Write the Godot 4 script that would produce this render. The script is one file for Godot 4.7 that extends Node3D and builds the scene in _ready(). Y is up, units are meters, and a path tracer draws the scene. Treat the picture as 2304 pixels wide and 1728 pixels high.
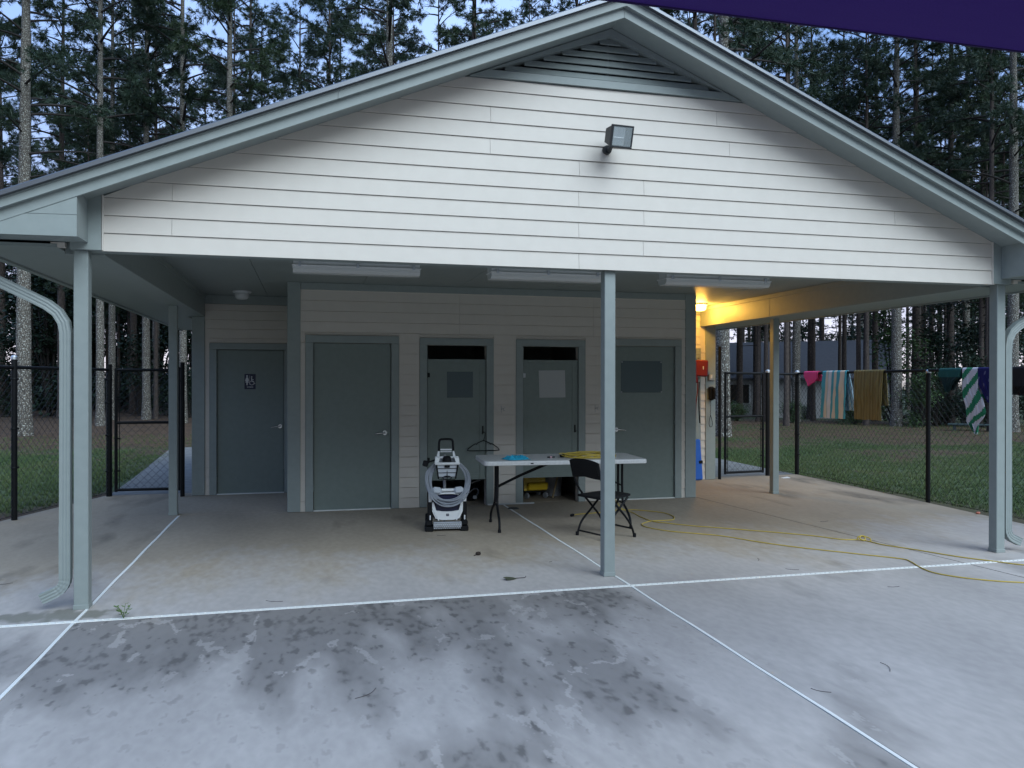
extends Node3D
# Pool house with an open porch at dusk, pine woods behind. Metres, y up; the gable faces +z.

class MB:
	var v := PackedVector3Array()
	var n := PackedVector3Array()
	var uv := PackedVector2Array()
	var c := PackedColorArray()
	var col := Color.WHITE

	func put(p: Vector3, nn: Vector3, t := Vector2.ZERO) -> void:
		v.append(p)
		n.append(nn)
		uv.append(t)
		c.append(col)

	func tri(a: Vector3, b: Vector3, d: Vector3, out := Vector3.ZERO) -> void:
		var nn := (b - a).cross(d - a).normalized()
		if out != Vector3.ZERO and nn.dot(out) < 0.0:
			tri(a, d, b)
			return
		put(a, nn)
		put(d, nn)
		put(b, nn)

	func quad(a: Vector3, b: Vector3, d: Vector3, e: Vector3, out := Vector3.ZERO) -> void:
		var nn := (d - a).cross(e - b).normalized()
		if out != Vector3.ZERO and nn.dot(out) < 0.0:
			quad(a, e, d, b)
			return
		for p in [a, d, b, a, e, d]:
			put(p, nn)

	# eight corners: bottom a b c d, top e f g h
	func hexa(p: Array) -> void:
		var m := Vector3.ZERO
		for q in p:
			m += q
		m /= 8.0
		for f in [[0, 1, 2, 3], [4, 5, 6, 7], [0, 1, 5, 4], [1, 2, 6, 5], [2, 3, 7, 6], [3, 0, 4, 7]]:
			var mid: Vector3 = (p[f[0]] + p[f[1]] + p[f[2]] + p[f[3]]) * 0.25
			quad(p[f[0]], p[f[1]], p[f[2]], p[f[3]], mid - m)

	func box(lo: Vector3, hi: Vector3, b := 0.0) -> void:
		bev((lo + hi) * 0.5, hi - lo, b, Basis())

	func bev(at: Vector3, size: Vector3, b: float, bs: Basis) -> void:
		var h := size * 0.5
		if b <= 0.0:
			var p := []
			for y in [-1, 1]:
				for q in [[-1, -1], [1, -1], [1, 1], [-1, 1]]:
					p.append(at + bs * Vector3(h.x * q[0], h.y * y, h.z * q[1]))
			hexa(p)
			return
		b = minf(b, minf(h.x, minf(h.y, h.z)) * 0.98)
		var i := h - Vector3(b, b, b)
		for s: float in [-1.0, 1.0]:
			quad(at + bs * Vector3(s * h.x, -i.y, -i.z), at + bs * Vector3(s * h.x, i.y, -i.z), at + bs * Vector3(s * h.x, i.y, i.z), at + bs * Vector3(s * h.x, -i.y, i.z), bs * Vector3(s, 0, 0))
			quad(at + bs * Vector3(-i.x, s * h.y, -i.z), at + bs * Vector3(i.x, s * h.y, -i.z), at + bs * Vector3(i.x, s * h.y, i.z), at + bs * Vector3(-i.x, s * h.y, i.z), bs * Vector3(0, s, 0))
			quad(at + bs * Vector3(-i.x, -i.y, s * h.z), at + bs * Vector3(i.x, -i.y, s * h.z), at + bs * Vector3(i.x, i.y, s * h.z), at + bs * Vector3(-i.x, i.y, s * h.z), bs * Vector3(0, 0, s))
			for t: float in [-1.0, 1.0]:
				quad(at + bs * Vector3(s * h.x, t * i.y, -i.z), at + bs * Vector3(s * i.x, t * h.y, -i.z), at + bs * Vector3(s * i.x, t * h.y, i.z), at + bs * Vector3(s * h.x, t * i.y, i.z), bs * Vector3(s, t, 0))
				quad(at + bs * Vector3(s * h.x, -i.y, t * i.z), at + bs * Vector3(s * i.x, -i.y, t * h.z), at + bs * Vector3(s * i.x, i.y, t * h.z), at + bs * Vector3(s * h.x, i.y, t * i.z), bs * Vector3(s, 0, t))
				quad(at + bs * Vector3(-i.x, s * h.y, t * i.z), at + bs * Vector3(-i.x, s * i.y, t * h.z), at + bs * Vector3(i.x, s * i.y, t * h.z), at + bs * Vector3(i.x, s * h.y, t * i.z), bs * Vector3(0, s, t))
				for w: float in [-1.0, 1.0]:
					tri(at + bs * Vector3(s * h.x, t * i.y, w * i.z), at + bs * Vector3(s * i.x, t * h.y, w * i.z), at + bs * Vector3(s * i.x, t * i.y, w * h.z), bs * Vector3(s, t, w))

	# polygon in x, y pushed along z
	func prism(poly: PackedVector2Array, z0: float, z1: float) -> void:
		var m := Vector2.ZERO
		for q in poly:
			m += q
		m /= poly.size()
		var ix := Geometry2D.triangulate_polygon(poly)
		for k in range(0, ix.size(), 3):
			for z in [z0, z1]:
				tri(Vector3(poly[ix[k]].x, poly[ix[k]].y, z), Vector3(poly[ix[k + 1]].x, poly[ix[k + 1]].y, z), Vector3(poly[ix[k + 2]].x, poly[ix[k + 2]].y, z), Vector3(0, 0, 1 if z == z1 else -1) * signf(z1 - z0))
		var turn := 1.0 if Geometry2D.is_polygon_clockwise(poly) else -1.0
		for k in poly.size():
			var a := poly[k]
			var b := poly[(k + 1) % poly.size()]
			var o := Vector2(-(b.y - a.y), b.x - a.x) * turn
			quad(Vector3(a.x, a.y, z0), Vector3(b.x, b.y, z0), Vector3(b.x, b.y, z1), Vector3(a.x, a.y, z1), Vector3(o.x, o.y, 0))

	# polygon in x, z pushed down from y1 to y0, uv laid over the deck
	func slab(poly: PackedVector2Array, y0: float, y1: float, uv0: Vector2, uvs: Vector2) -> void:
		var ix := Geometry2D.triangulate_polygon(poly)
		for k in range(0, ix.size(), 3):
			var a := poly[ix[k]]
			var b := poly[ix[k + 1]]
			var d := poly[ix[k + 2]]
			if (b - a).cross(d - a) < 0.0:
				var t := b
				b = d
				d = t
			for q in [a, b, d]:
				put(Vector3(q.x, y1, q.y), Vector3.UP, Vector2((q.x - uv0.x) / uvs.x, (q.y - uv0.y) / uvs.y))
		var turn := 1.0 if Geometry2D.is_polygon_clockwise(poly) else -1.0
		for k in poly.size():
			var a := poly[k]
			var b := poly[(k + 1) % poly.size()]
			var o := Vector2(-(b.y - a.y), b.x - a.x) * turn
			quad(Vector3(a.x, y0, a.y), Vector3(b.x, y0, b.y), Vector3(b.x, y1, b.y), Vector3(a.x, y1, a.y), Vector3(o.x, 0, o.y))

	# sweep a closed ring (list of 2-D points) along pts
	func sweep(pts: Array, ring: PackedVector2Array, scales := [], smooth := true, cap := true, up0 := Vector3.ZERO) -> void:
		var m := pts.size()
		var side := Vector3.ZERO
		var rings := []
		var norms := []
		var ups := []
		var sides := []
		for i in m:
			var t: Vector3
			if i == 0:
				t = pts[1] - pts[0]
			elif i == m - 1:
				t = pts[m - 1] - pts[m - 2]
			else:
				t = (pts[i + 1] - pts[i]).normalized() + (pts[i] - pts[i - 1]).normalized()
			t = t.normalized()
			if i == 0:
				var u := up0
				if u == Vector3.ZERO:
					u = Vector3.UP if absf(t.y) < 0.9 else Vector3.RIGHT
				side = t.cross(u).normalized()
			else:
				side = (side - t * side.dot(t)).normalized()
			var upv := side.cross(t)
			var s: float = scales[i] if scales.size() else 1.0
			var r := PackedVector3Array()
			var nr := PackedVector3Array()
			for k in ring.size():
				var q := ring[k]
				r.append(pts[i] + (side * q.x + upv * q.y) * s)
				nr.append((side * q.x + upv * q.y).normalized())
			rings.append(r)
			norms.append(nr)
		var cnt := ring.size()
		for i in m - 1:
			var a: PackedVector3Array = rings[i]
			var b: PackedVector3Array = rings[i + 1]
			var na: PackedVector3Array = norms[i]
			var nb: PackedVector3Array = norms[i + 1]
			for k in cnt:
				var k2 := (k + 1) % cnt
				if smooth:
					var t0 := Vector2(float(k) / cnt, float(i))
					var t1 := Vector2(float(k + 1) / cnt, float(i))
					var t2 := Vector2(float(k + 1) / cnt, float(i + 1))
					var t3 := Vector2(float(k) / cnt, float(i + 1))
					put(a[k], na[k], t0)
					put(a[k2], na[k2], t1)
					put(b[k2], nb[k2], t2)
					put(a[k], na[k], t0)
					put(b[k2], nb[k2], t2)
					put(b[k], nb[k], t3)
				else:
					quad(a[k], a[k2], b[k2], b[k], na[k] + na[k2])
		if cap:
			for e in [0, m - 1]:
				var r: PackedVector3Array = rings[e]
				var mid := Vector3.ZERO
				for q in r:
					mid += q
				mid /= cnt
				var o: Vector3 = (pts[0] - pts[1]) if e == 0 else (pts[m - 1] - pts[m - 2])
				for k in cnt:
					tri(mid, r[k], r[(k + 1) % cnt], o)

	func tube(pts: Array, r: float, sides := 8, scales := []) -> void:
		var ring := PackedVector2Array()
		for k in sides:
			ring.append(Vector2(cos(TAU * k / sides), sin(TAU * k / sides)) * r)
		sweep(pts, ring, scales)

	# profile of (radius, height) turned round the y axis of xf
	func lathe(prof: Array, segs: int, xf := Transform3D()) -> void:
		if (prof[prof.size() - 1] as Vector2).y < (prof[0] as Vector2).y:
			prof = prof.duplicate()
			prof.reverse()
		for i in prof.size() - 1:
			var p: Vector2 = prof[i]
			var q: Vector2 = prof[i + 1]
			var sl := Vector2(q.y - p.y, p.x - q.x).normalized()
			for k in segs:
				var a := TAU * k / segs
				var b := TAU * (k + 1) / segs
				var na := Vector3(cos(a) * sl.x, sl.y, sin(a) * sl.x)
				var nb := Vector3(cos(b) * sl.x, sl.y, sin(b) * sl.x)
				var p0 := xf * Vector3(cos(a) * p.x, p.y, sin(a) * p.x)
				var p1 := xf * Vector3(cos(b) * p.x, p.y, sin(b) * p.x)
				var q0 := xf * Vector3(cos(a) * q.x, q.y, sin(a) * q.x)
				var q1 := xf * Vector3(cos(b) * q.x, q.y, sin(b) * q.x)
				na = xf.basis * na
				nb = xf.basis * nb
				put(p0, na)
				put(p1, nb)
				put(q1, nb)
				put(p0, na)
				put(q1, nb)
				put(q0, na)

	func mesh() -> ArrayMesh:
		var a := []
		a.resize(Mesh.ARRAY_MAX)
		a[Mesh.ARRAY_VERTEX] = v
		a[Mesh.ARRAY_NORMAL] = n
		a[Mesh.ARRAY_TEX_UV] = uv
		a[Mesh.ARRAY_COLOR] = c
		var m := ArrayMesh.new()
		m.add_surface_from_arrays(Mesh.PRIMITIVE_TRIANGLES, a)
		return m


var M := {}
var used := {}
var rng := RandomNumberGenerator.new()

func sr(r: float, g: float, b: float) -> Color:
	return Color(r, g, b).linear_to_srgb()

func mat(r: float, g: float, b: float, rough := 0.7, metal := 0.0) -> StandardMaterial3D:
	var m := StandardMaterial3D.new()
	m.albedo_color = sr(r, g, b)
	m.roughness = rough
	m.metallic = metal
	m.cull_mode = BaseMaterial3D.CULL_DISABLED
	return m

func vmat(rough := 0.8) -> StandardMaterial3D:
	var m := StandardMaterial3D.new()
	m.vertex_color_use_as_albedo = true
	m.roughness = rough
	m.cull_mode = BaseMaterial3D.CULL_DISABLED
	return m

func fnl(sd: int, freq: float, oct := 4, type := FastNoiseLite.TYPE_SIMPLEX_SMOOTH) -> FastNoiseLite:
	var f := FastNoiseLite.new()
	f.seed = sd
	f.frequency = freq
	f.noise_type = type
	f.fractal_type = FastNoiseLite.FRACTAL_FBM
	f.fractal_octaves = oct
	return f

# a tiling texture of matter: noise mapped through a list of [position, r, g, b] (linear)
func ramp_tex(f: FastNoiseLite, w: int, h: int, stops: Array) -> ImageTexture:
	var im := f.get_seamless_image(w, h)
	im.convert(Image.FORMAT_L8)
	var lut := PackedByteArray()
	lut.resize(768)
	for i in 256:
		var t := i / 255.0
		var a: Array = stops[0]
		var b: Array = stops[stops.size() - 1]
		for k in stops.size() - 1:
			if t >= stops[k][0] and t <= stops[k + 1][0]:
				a = stops[k]
				b = stops[k + 1]
		var s := clampf((t - a[0]) / maxf(b[0] - a[0], 1e-4), 0.0, 1.0)
		var cc := sr(lerpf(a[1], b[1], s), lerpf(a[2], b[2], s), lerpf(a[3], b[3], s))
		lut[i * 3] = int(cc.r * 255.0)
		lut[i * 3 + 1] = int(cc.g * 255.0)
		lut[i * 3 + 2] = int(cc.b * 255.0)
	var src := im.get_data()
	var dst := PackedByteArray()
	dst.resize(w * h * 3)
	for i in w * h:
		var q := src[i] * 3
		dst[i * 3] = lut[q]
		dst[i * 3 + 1] = lut[q + 1]
		dst[i * 3 + 2] = lut[q + 2]
	return ImageTexture.create_from_image(Image.create_from_data(w, h, false, Image.FORMAT_RGB8, dst))

func tex_mat(t: Texture2D, scale: float, rough: float, world := true) -> StandardMaterial3D:
	var m := StandardMaterial3D.new()
	m.albedo_texture = t
	m.roughness = rough
	m.uv1_triplanar = true
	m.uv1_world_triplanar = world
	m.uv1_scale = Vector3.ONE * scale
	m.cull_mode = BaseMaterial3D.CULL_DISABLED
	return m

func numbered(s: String) -> String:
	if not used.has(s):
		used[s] = 0
		return s
	used[s] += 1
	return "%s_%03d" % [s, used[s]]

func thing(called: String, label: String, category: String, at := Vector3.ZERO, turn := 0.0, group := "") -> Node3D:
	var o := Node3D.new()
	o.name = numbered(called)
	add_child(o)
	o.position = at
	o.rotation.y = turn
	tag(o, label, category, group)
	return o

func tag(o: Node, label: String, category: String, group := "") -> void:
	o.set_meta("label", label)
	o.set_meta("category", category)
	if group:
		o.set_meta("group", group)

func part(called: String, b: MB, m: Material, parent: Node, label := "") -> MeshInstance3D:
	return pmesh(called, b.mesh(), m, parent, label)

func pmesh(called: String, me: Mesh, m: Material, parent: Node, label := "") -> MeshInstance3D:
	var o := MeshInstance3D.new()
	o.mesh = me
	o.material_override = m
	if parent == self:
		o.name = numbered(called)
	else:
		o.name = called
	parent.add_child(o, true)
	if label:
		o.set_meta("label", label)
	return o

func pivot(called: String, parent: Node) -> Node3D:
	var o := Node3D.new()
	o.name = called
	parent.add_child(o, true)
	return o

func bez(a: Vector3, b: Vector3, c: Vector3, n: int) -> Array:
	var r := []
	for i in n + 1:
		var t := float(i) / n
		r.append(a.lerp(b, t).lerp(b.lerp(c, t), t))
	return r

# smooth path through points
func spline(pts: Array, per := 6) -> Array:
	var r := []
	for i in pts.size() - 1:
		var p0: Vector3 = pts[maxi(i - 1, 0)]
		var p1: Vector3 = pts[i]
		var p2: Vector3 = pts[i + 1]
		var p3: Vector3 = pts[mini(i + 2, pts.size() - 1)]
		for k in per:
			r.append(p1.cubic_interpolate(p2, p0, p3, float(k) / per))
	r.append(pts[pts.size() - 1])
	return r

func _ready() -> void:
	rng.seed = 11
	sky_and_camera()
	materials()
	build_ground()
	build_deck()
	build_pool_house()
	build_fixtures()
	build_fences()
	build_towels()
	build_furniture()
	build_cleaner()
	build_wall_things()
	build_floor_things()
	build_sail()
	build_woods()
	build_far_things()

func sky_and_camera() -> void:
	var cam := Camera3D.new()
	cam.name = "camera"
	cam.fov = 51.212
	cam.near = 0.05
	cam.far = 600.0
	cam.position = Vector3(-2.370, 1.6, 6.193)
	cam.rotation = Vector3(-0.0031, -0.2467, 0.0014)
	add_child(cam)
	var sk := ProceduralSkyMaterial.new()
	sk.sky_top_color = sr(0.115, 0.235, 0.50)
	sk.sky_horizon_color = sr(0.56, 0.52, 0.55)
	sk.sky_curve = 0.11
	sk.ground_bottom_color = sr(0.10, 0.10, 0.09)
	sk.ground_horizon_color = sr(0.35, 0.33, 0.32)
	sk.sun_angle_max = 0.0
	# thin broken cloud
	var cf := fnl(61, 0.012, 5)
	var ci := cf.get_seamless_image(512, 256)
	var cov := Image.create(512, 256, false, Image.FORMAT_RGBA8)
	for y in 256:
		for x in 512:
			var q := clampf((ci.get_pixel(x, y).r - 0.46) * 3.0, 0.0, 1.0)
			cov.set_pixel(x, y, Color(0.62, 0.66, 0.72, q * 0.42))
	sk.sky_cover = ImageTexture.create_from_image(cov)
	sk.sky_energy_multiplier = 1.0
	var sky := Sky.new()
	sky.sky_material = sk
	var env := Environment.new()
	env.background_mode = Environment.BG_SKY
	env.sky = sky
	env.tonemap_mode = Environment.TONE_MAPPER_LINEAR
	env.tonemap_exposure = 2.0
	env.sdfgi_enabled = true
	env.ssao_enabled = true
	env.ssil_enabled = true
	var we := WorldEnvironment.new()
	we.name = "environment"
	we.environment = env
	add_child(we)
	var sun := DirectionalLight3D.new()
	sun.name = "sun"
	sun.light_color = Color(0.88, 0.95, 1.0)
	sun.light_energy = 0.5
	sun.light_angular_distance = 46.0
	sun.shadow_enabled = true
	add_child(sun)
	sun.look_at_from_position(Vector3.ZERO, -Vector3(0.26, 0.62, 0.68), Vector3.UP)

func materials() -> void:
	# paint with a faint mottled film of dust
	M.siding = tex_mat(ramp_tex(fnl(3, 0.02, 5), 256, 256, [[0.0, 0.580, 0.532, 0.478], [1.0, 0.616, 0.566, 0.510]]), 0.9, 0.55)
	M.trim = tex_mat(ramp_tex(fnl(4, 0.03, 5), 256, 256, [[0.0, 0.246, 0.280, 0.272], [1.0, 0.274, 0.308, 0.300]]), 1.1, 0.5)
	M.door = tex_mat(ramp_tex(fnl(5, 0.03, 5), 256, 256, [[0.0, 0.172, 0.208, 0.194], [1.0, 0.192, 0.230, 0.214]]), 1.3, 0.42)
	M.ceiling = M.trim
	M.roof = mat(0.16, 0.17, 0.19, 0.35, 0.7)
	M.dark = mat(0.02, 0.02, 0.02, 0.9)
	M.chrome = mat(0.62, 0.62, 0.62, 0.25, 1.0)
	M.steel = mat(0.45, 0.46, 0.48, 0.4, 0.9)
	M.black = mat(0.009, 0.0095, 0.011, 0.6)
	M.blackmetal = mat(0.008, 0.0085, 0.010, 0.5)
	M.black.metallic_specular = 0.3
	M.blackmetal.metallic_specular = 0.3
	M.bronze = mat(0.022, 0.024, 0.027, 0.5)
	M.white = mat(0.72, 0.73, 0.74, 0.45)
	M.lens = mat(0.62, 0.63, 0.63, 0.25)
	M.joint = mat(0.80, 0.80, 0.77, 0.6)
	M.paper = mat(0.42, 0.43, 0.43, 0.7)
	M.fade = mat(0.075, 0.105, 0.115, 0.25)
	M.navy = mat(0.012, 0.014, 0.045, 0.35)
	M.signwhite = mat(0.6, 0.6, 0.6, 0.5)
	M.yellow = mat(0.52, 0.38, 0.06, 0.5)
	M.mop = mat(0.62, 0.42, 0.02, 0.4)
	M.grey = mat(0.30, 0.31, 0.33, 0.5)
	M.palegrey = mat(0.50, 0.53, 0.58, 0.45)
	M.cable = mat(0.26, 0.28, 0.32, 0.5)
	M.tabletop = tex_mat(ramp_tex(fnl(31, 0.08, 4), 128, 128, [[0.0, 0.52, 0.52, 0.52], [1.0, 0.62, 0.62, 0.62]]), 3.0, 0.4)
	M.chain = mat(0.012, 0.013, 0.015, 0.45)
	M.galv = mat(0.55, 0.56, 0.58, 0.35, 0.9)
	M.cloth = vmat(0.95)
	M.red = mat(0.16, 0.006, 0.012, 0.7)
	M.blue = mat(0.01, 0.11, 0.50, 0.5)
	M.cyan = mat(0.02, 0.38, 0.58, 0.9)
	M.wood = mat(0.26, 0.19, 0.10, 0.7)
	M.sail = tex_mat(ramp_tex(fnl(41, 0.12, 3), 128, 128, [[0.0, 0.030, 0.005, 0.13], [1.0, 0.046, 0.010, 0.18]]), 6.0, 0.9)
	M.sail.backlight_enabled = true
	M.sail.backlight = sr(0.03, 0.008, 0.10)
	M.hem = mat(0.016, 0.004, 0.07, 0.85)
	M.leafdry = mat(0.055, 0.06, 0.035, 0.8)
	M.cone = mat(0.03, 0.02, 0.015, 0.9)
	M.twig = mat(0.05, 0.04, 0.045, 0.9)
	M.weed = mat(0.10, 0.17, 0.045, 0.7)
	M.weed.backlight_enabled = true
	M.weed.backlight = sr(0.05, 0.09, 0.02)
	var glow := mat(0.9, 0.8, 0.6, 0.4)
	glow.emission_enabled = true
	glow.emission = sr(1.0, 0.62, 0.16)
	glow.emission_energy_multiplier = 5.0
	M.glow = glow
	M.walk = tex_mat(ramp_tex(fnl(32, 0.03, 5), 256, 256, [[0.0, 0.13, 0.13, 0.13], [1.0, 0.22, 0.22, 0.215]]), 0.6, 0.9)  # path concrete, its colour darkened for the shade under the trees
	var glass := mat(0.75, 0.82, 0.85, 0.04)
	glass.transparency = BaseMaterial3D.TRANSPARENCY_ALPHA
	glass.albedo_color.a = 0.18
	M.glass = glass
	# bark: dark fissures and grey-brown plates; the second kind carries pale lichen
	M.bark = bark_mat(71, false)
	M.lichen = bark_mat(72, true)
	M.branch = mat(0.026, 0.022, 0.020, 0.95)
	M.needle = leaf_mat(0.017, 0.038, 0.020, 0.007, 0.015, 0.005)
	M.needle2 = leaf_mat(0.026, 0.050, 0.020, 0.010, 0.020, 0.005)
	M.leaf = leaf_mat(0.045, 0.085, 0.030, 0.02, 0.04, 0.01)
	M.leafdark = leaf_mat(0.014, 0.032, 0.018, 0.005, 0.010, 0.004)
	M.grass = vmat(0.8)
	M.grass.backlight_enabled = true
	M.grass.backlight = sr(0.02, 0.035, 0.01)

func leaf_mat(r: float, g: float, b: float, br: float, bg: float, bb: float) -> StandardMaterial3D:
	var m := mat(r, g, b, 0.6)
	m.backlight_enabled = true
	m.backlight = sr(br, bg, bb)
	return m

func bark_mat(sd: int, lichen: bool) -> StandardMaterial3D:
	var w := 256
	var h := 512
	var cell := fnl(sd, 0.035, 2, FastNoiseLite.TYPE_CELLULAR)
	cell.cellular_return_type = FastNoiseLite.RETURN_DISTANCE2_SUB
	var a := cell.get_seamless_image(w, h / 2)
	a.resize(w, h, Image.INTERPOLATE_BILINEAR)
	var b := fnl(sd + 1, 0.05, 4).get_seamless_image(w, h)
	var l := fnl(sd + 2, 0.045, 3).get_seamless_image(w, h)
	var im := Image.create(w, h, false, Image.FORMAT_RGB8)
	for y in h:
		for x in w:
			var p := a.get_pixel(x, y).r
			var q := b.get_pixel(x, y).r
			var t := clampf(p * 1.6, 0.0, 1.0) * (0.55 + 0.45 * q)
			var cc := Vector3(0.030, 0.024, 0.022).lerp(Vector3(0.125, 0.098, 0.085), t)
			if lichen:
				cc = Vector3(0.045, 0.040, 0.036).lerp(Vector3(0.17, 0.15, 0.125), t)
				var s := clampf((l.get_pixel(x, y).r - 0.60) * 12.0, 0.0, 1.0) * clampf(q * 2.2 - 0.5, 0.0, 1.0)
				cc = cc.lerp(Vector3(0.42, 0.43, 0.40), s)
			im.set_pixel(x, y, sr(cc.x, cc.y, cc.z))
	var m := StandardMaterial3D.new()
	m.albedo_texture = ImageTexture.create_from_image(im)
	m.roughness = 0.95
	m.uv1_scale = Vector3(2, 0.5, 1)
	return m

func height(x: float, z: float) -> float:
	# the lawn falls away gently towards the far house
	var d := Vector2(x - 3.0, z + 3.0).length()
	var drop := smoothstep(16.0, 55.0, d) * (0.35 + 0.65 * smoothstep(0.0, 22.0, x))
	return -0.03 - 0.8 * drop

func build_ground() -> void:
	var f := fnl(101, 0.16, 4)
	var g := fnl(102, 0.6, 3)
	var b := MB.new()
	var xs := []
	var zs := []
	var x := -150.0
	while x <= 170.0:
		xs.append(x)
		x += 0.5 if absf(x) < 26.0 else (2.0 if absf(x) < 70.0 else 10.0)
	var z := 30.0
	while z >= -190.0:
		zs.append(z)
		z -= 2.0 if z > 4.0 else (0.5 if z > -30.0 else (2.0 if z > -80.0 else 10.0))
	var pts := []
	var cols := []
	for i in zs.size():
		var rp := PackedVector3Array()
		var rc := PackedColorArray()
		for j in xs.size():
			var px: float = xs[j]
			var pz: float = zs[i]
			rp.append(Vector3(px, height(px, pz) + 0.012 * g.get_noise_2d(px * 3.0, pz * 3.0), pz))
			var d := 6.2 - pz + absf(px) * 0.25
			var q := f.get_noise_2d(px, pz) * 9.0 + g.get_noise_2d(px, pz) * 3.0
			var straw := smoothstep(17.5, 25.0, d + q * 1.4) * (1.0 - 0.75 * smoothstep(33.0, 40.0, d + q) * smoothstep(2.0, 12.0, px))
			# bare dirt and straw along the slab on the left
			var along := -5.10 - 0.335 * (pz + 5.9)
			if px < 0.0 and pz > -7.0:
				straw = maxf(straw, 1.0 - smoothstep(0.35, 0.75, along - px + q * 0.03))
			elif px > 0.0 and pz > -7.5:
				straw = maxf(straw, 0.8 * (1.0 - smoothstep(0.1, 0.35, px - 5.75 + q * 0.02)))
			var gr := Color(0.052, 0.085, 0.030).lerp(Color(0.075, 0.105, 0.040), clampf(0.5 + q * 0.08, 0.0, 1.0))
			var st := Color(0.062, 0.038, 0.022).lerp(Color(0.105, 0.062, 0.036), clampf(0.5 + q * 0.07, 0.0, 1.0))
			rc.append(gr.lerp(st, clampf(straw, 0.0, 1.0)))
		pts.append(rp)
		cols.append(rc)
	for i in zs.size() - 1:
		for j in xs.size() - 1:
			for k in [[i, j], [i + 1, j + 1], [i, j + 1], [i, j], [i + 1, j], [i + 1, j + 1]]:
				b.col = cols[k[0]][k[1]]
				b.put(pts[k[0]][k[1]], Vector3.UP)
	var m := vmat(0.95)
	m.albedo_texture = ramp_tex(fnl(103, 0.09, 5), 256, 256, [[0.0, 0.35, 0.35, 0.35], [0.5, 0.85, 0.85, 0.85], [1.0, 1.0, 1.0, 1.0]])
	m.uv1_triplanar = true
	m.uv1_world_triplanar = true
	m.uv1_scale = Vector3.ONE * 0.8
	var o := part("ground", b, m, self)
	o.set_meta("kind", "structure")
	# blades of lawn near the fences
	var tuft := MB.new()
	for k in 7:
		var a := TAU * k / 7.0 + rng.randf()
		var h := rng.randf_range(0.6, 1.0)
		var lean := Vector3(cos(a), 0, sin(a)) * rng.randf_range(0.15, 0.55)
		var w := Vector3(-sin(a), 0, cos(a)) * 0.06
		var root := Vector3(cos(a), 0, sin(a)) * 0.25 * rng.randf()
		tuft.tri(root - w, root + w, root + lean + Vector3(0, h, 0))
	var mm := MultiMesh.new()
	mm.transform_format = MultiMesh.TRANSFORM_3D
	mm.use_colors = true
	mm.mesh = tuft.mesh()
	var xf := []
	var cl := []
	while xf.size() < 75000:
		var rx := rng.randf() < 0.62
		var px := rng.randf_range(5.62, 27.0) if rx else rng.randf_range(-20.0, -4.2)
		var pz := rng.randf_range(-22.0, 1.5) if rx else rng.randf_range(-20.0, -1.0)
		if rx and pz > -7.0 and px < 5.86 - 0.0:
			continue
		if rx and pz < -6.1 and px < 5.9 and px > 4.1:
			continue
		if rx and (6.19 - pz) * 1.08 < (px + 2.37) - 3.0:
			continue
		var edge := -5.10 - 0.335 * (pz + 5.9)
		if not rx and pz > -6.2 and px > edge - 0.3 - 0.3 * rng.randf():
			continue
		if not rx and pz <= -6.2 and px > -5.3 - 0.02 * (pz + 7.0):
			continue
		var d := 6.2 - pz + absf(px) * 0.25
		var q := f.get_noise_2d(px, pz) * 9.0 + g.get_noise_2d(px, pz) * 3.0
		if rng.randf() < 0.90 * smoothstep(16.5, 23.0, d + q):
			continue
		var s := rng.randf_range(0.035, 0.075)
		xf.append(Transform3D(Basis(Vector3.UP, rng.randf() * TAU).scaled(Vector3(s * 1.3, s, s * 1.3)), Vector3(px, height(px, pz) - 0.004, pz)))
		var t := clampf(0.5 + q * 0.07 + rng.randf_range(-0.35, 0.35), 0.0, 1.0)
		cl.append(Color(0.045, 0.085, 0.026).lerp(Color(0.115, 0.150, 0.052), t))
	mm.instance_count = xf.size()
	for i in xf.size():
		mm.set_instance_transform(i, xf[i])
		mm.set_instance_color(i, cl[i])
	var gi := MultiMeshInstance3D.new()
	gi.name = "grass"
	gi.multimesh = mm
	gi.material_override = M.grass
	add_child(gi)
	tag(gi, "short mown green lawn grass beyond the black fences", "grass")
	gi.set_meta("kind", "stuff")
	straw_litter(f, g)

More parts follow.
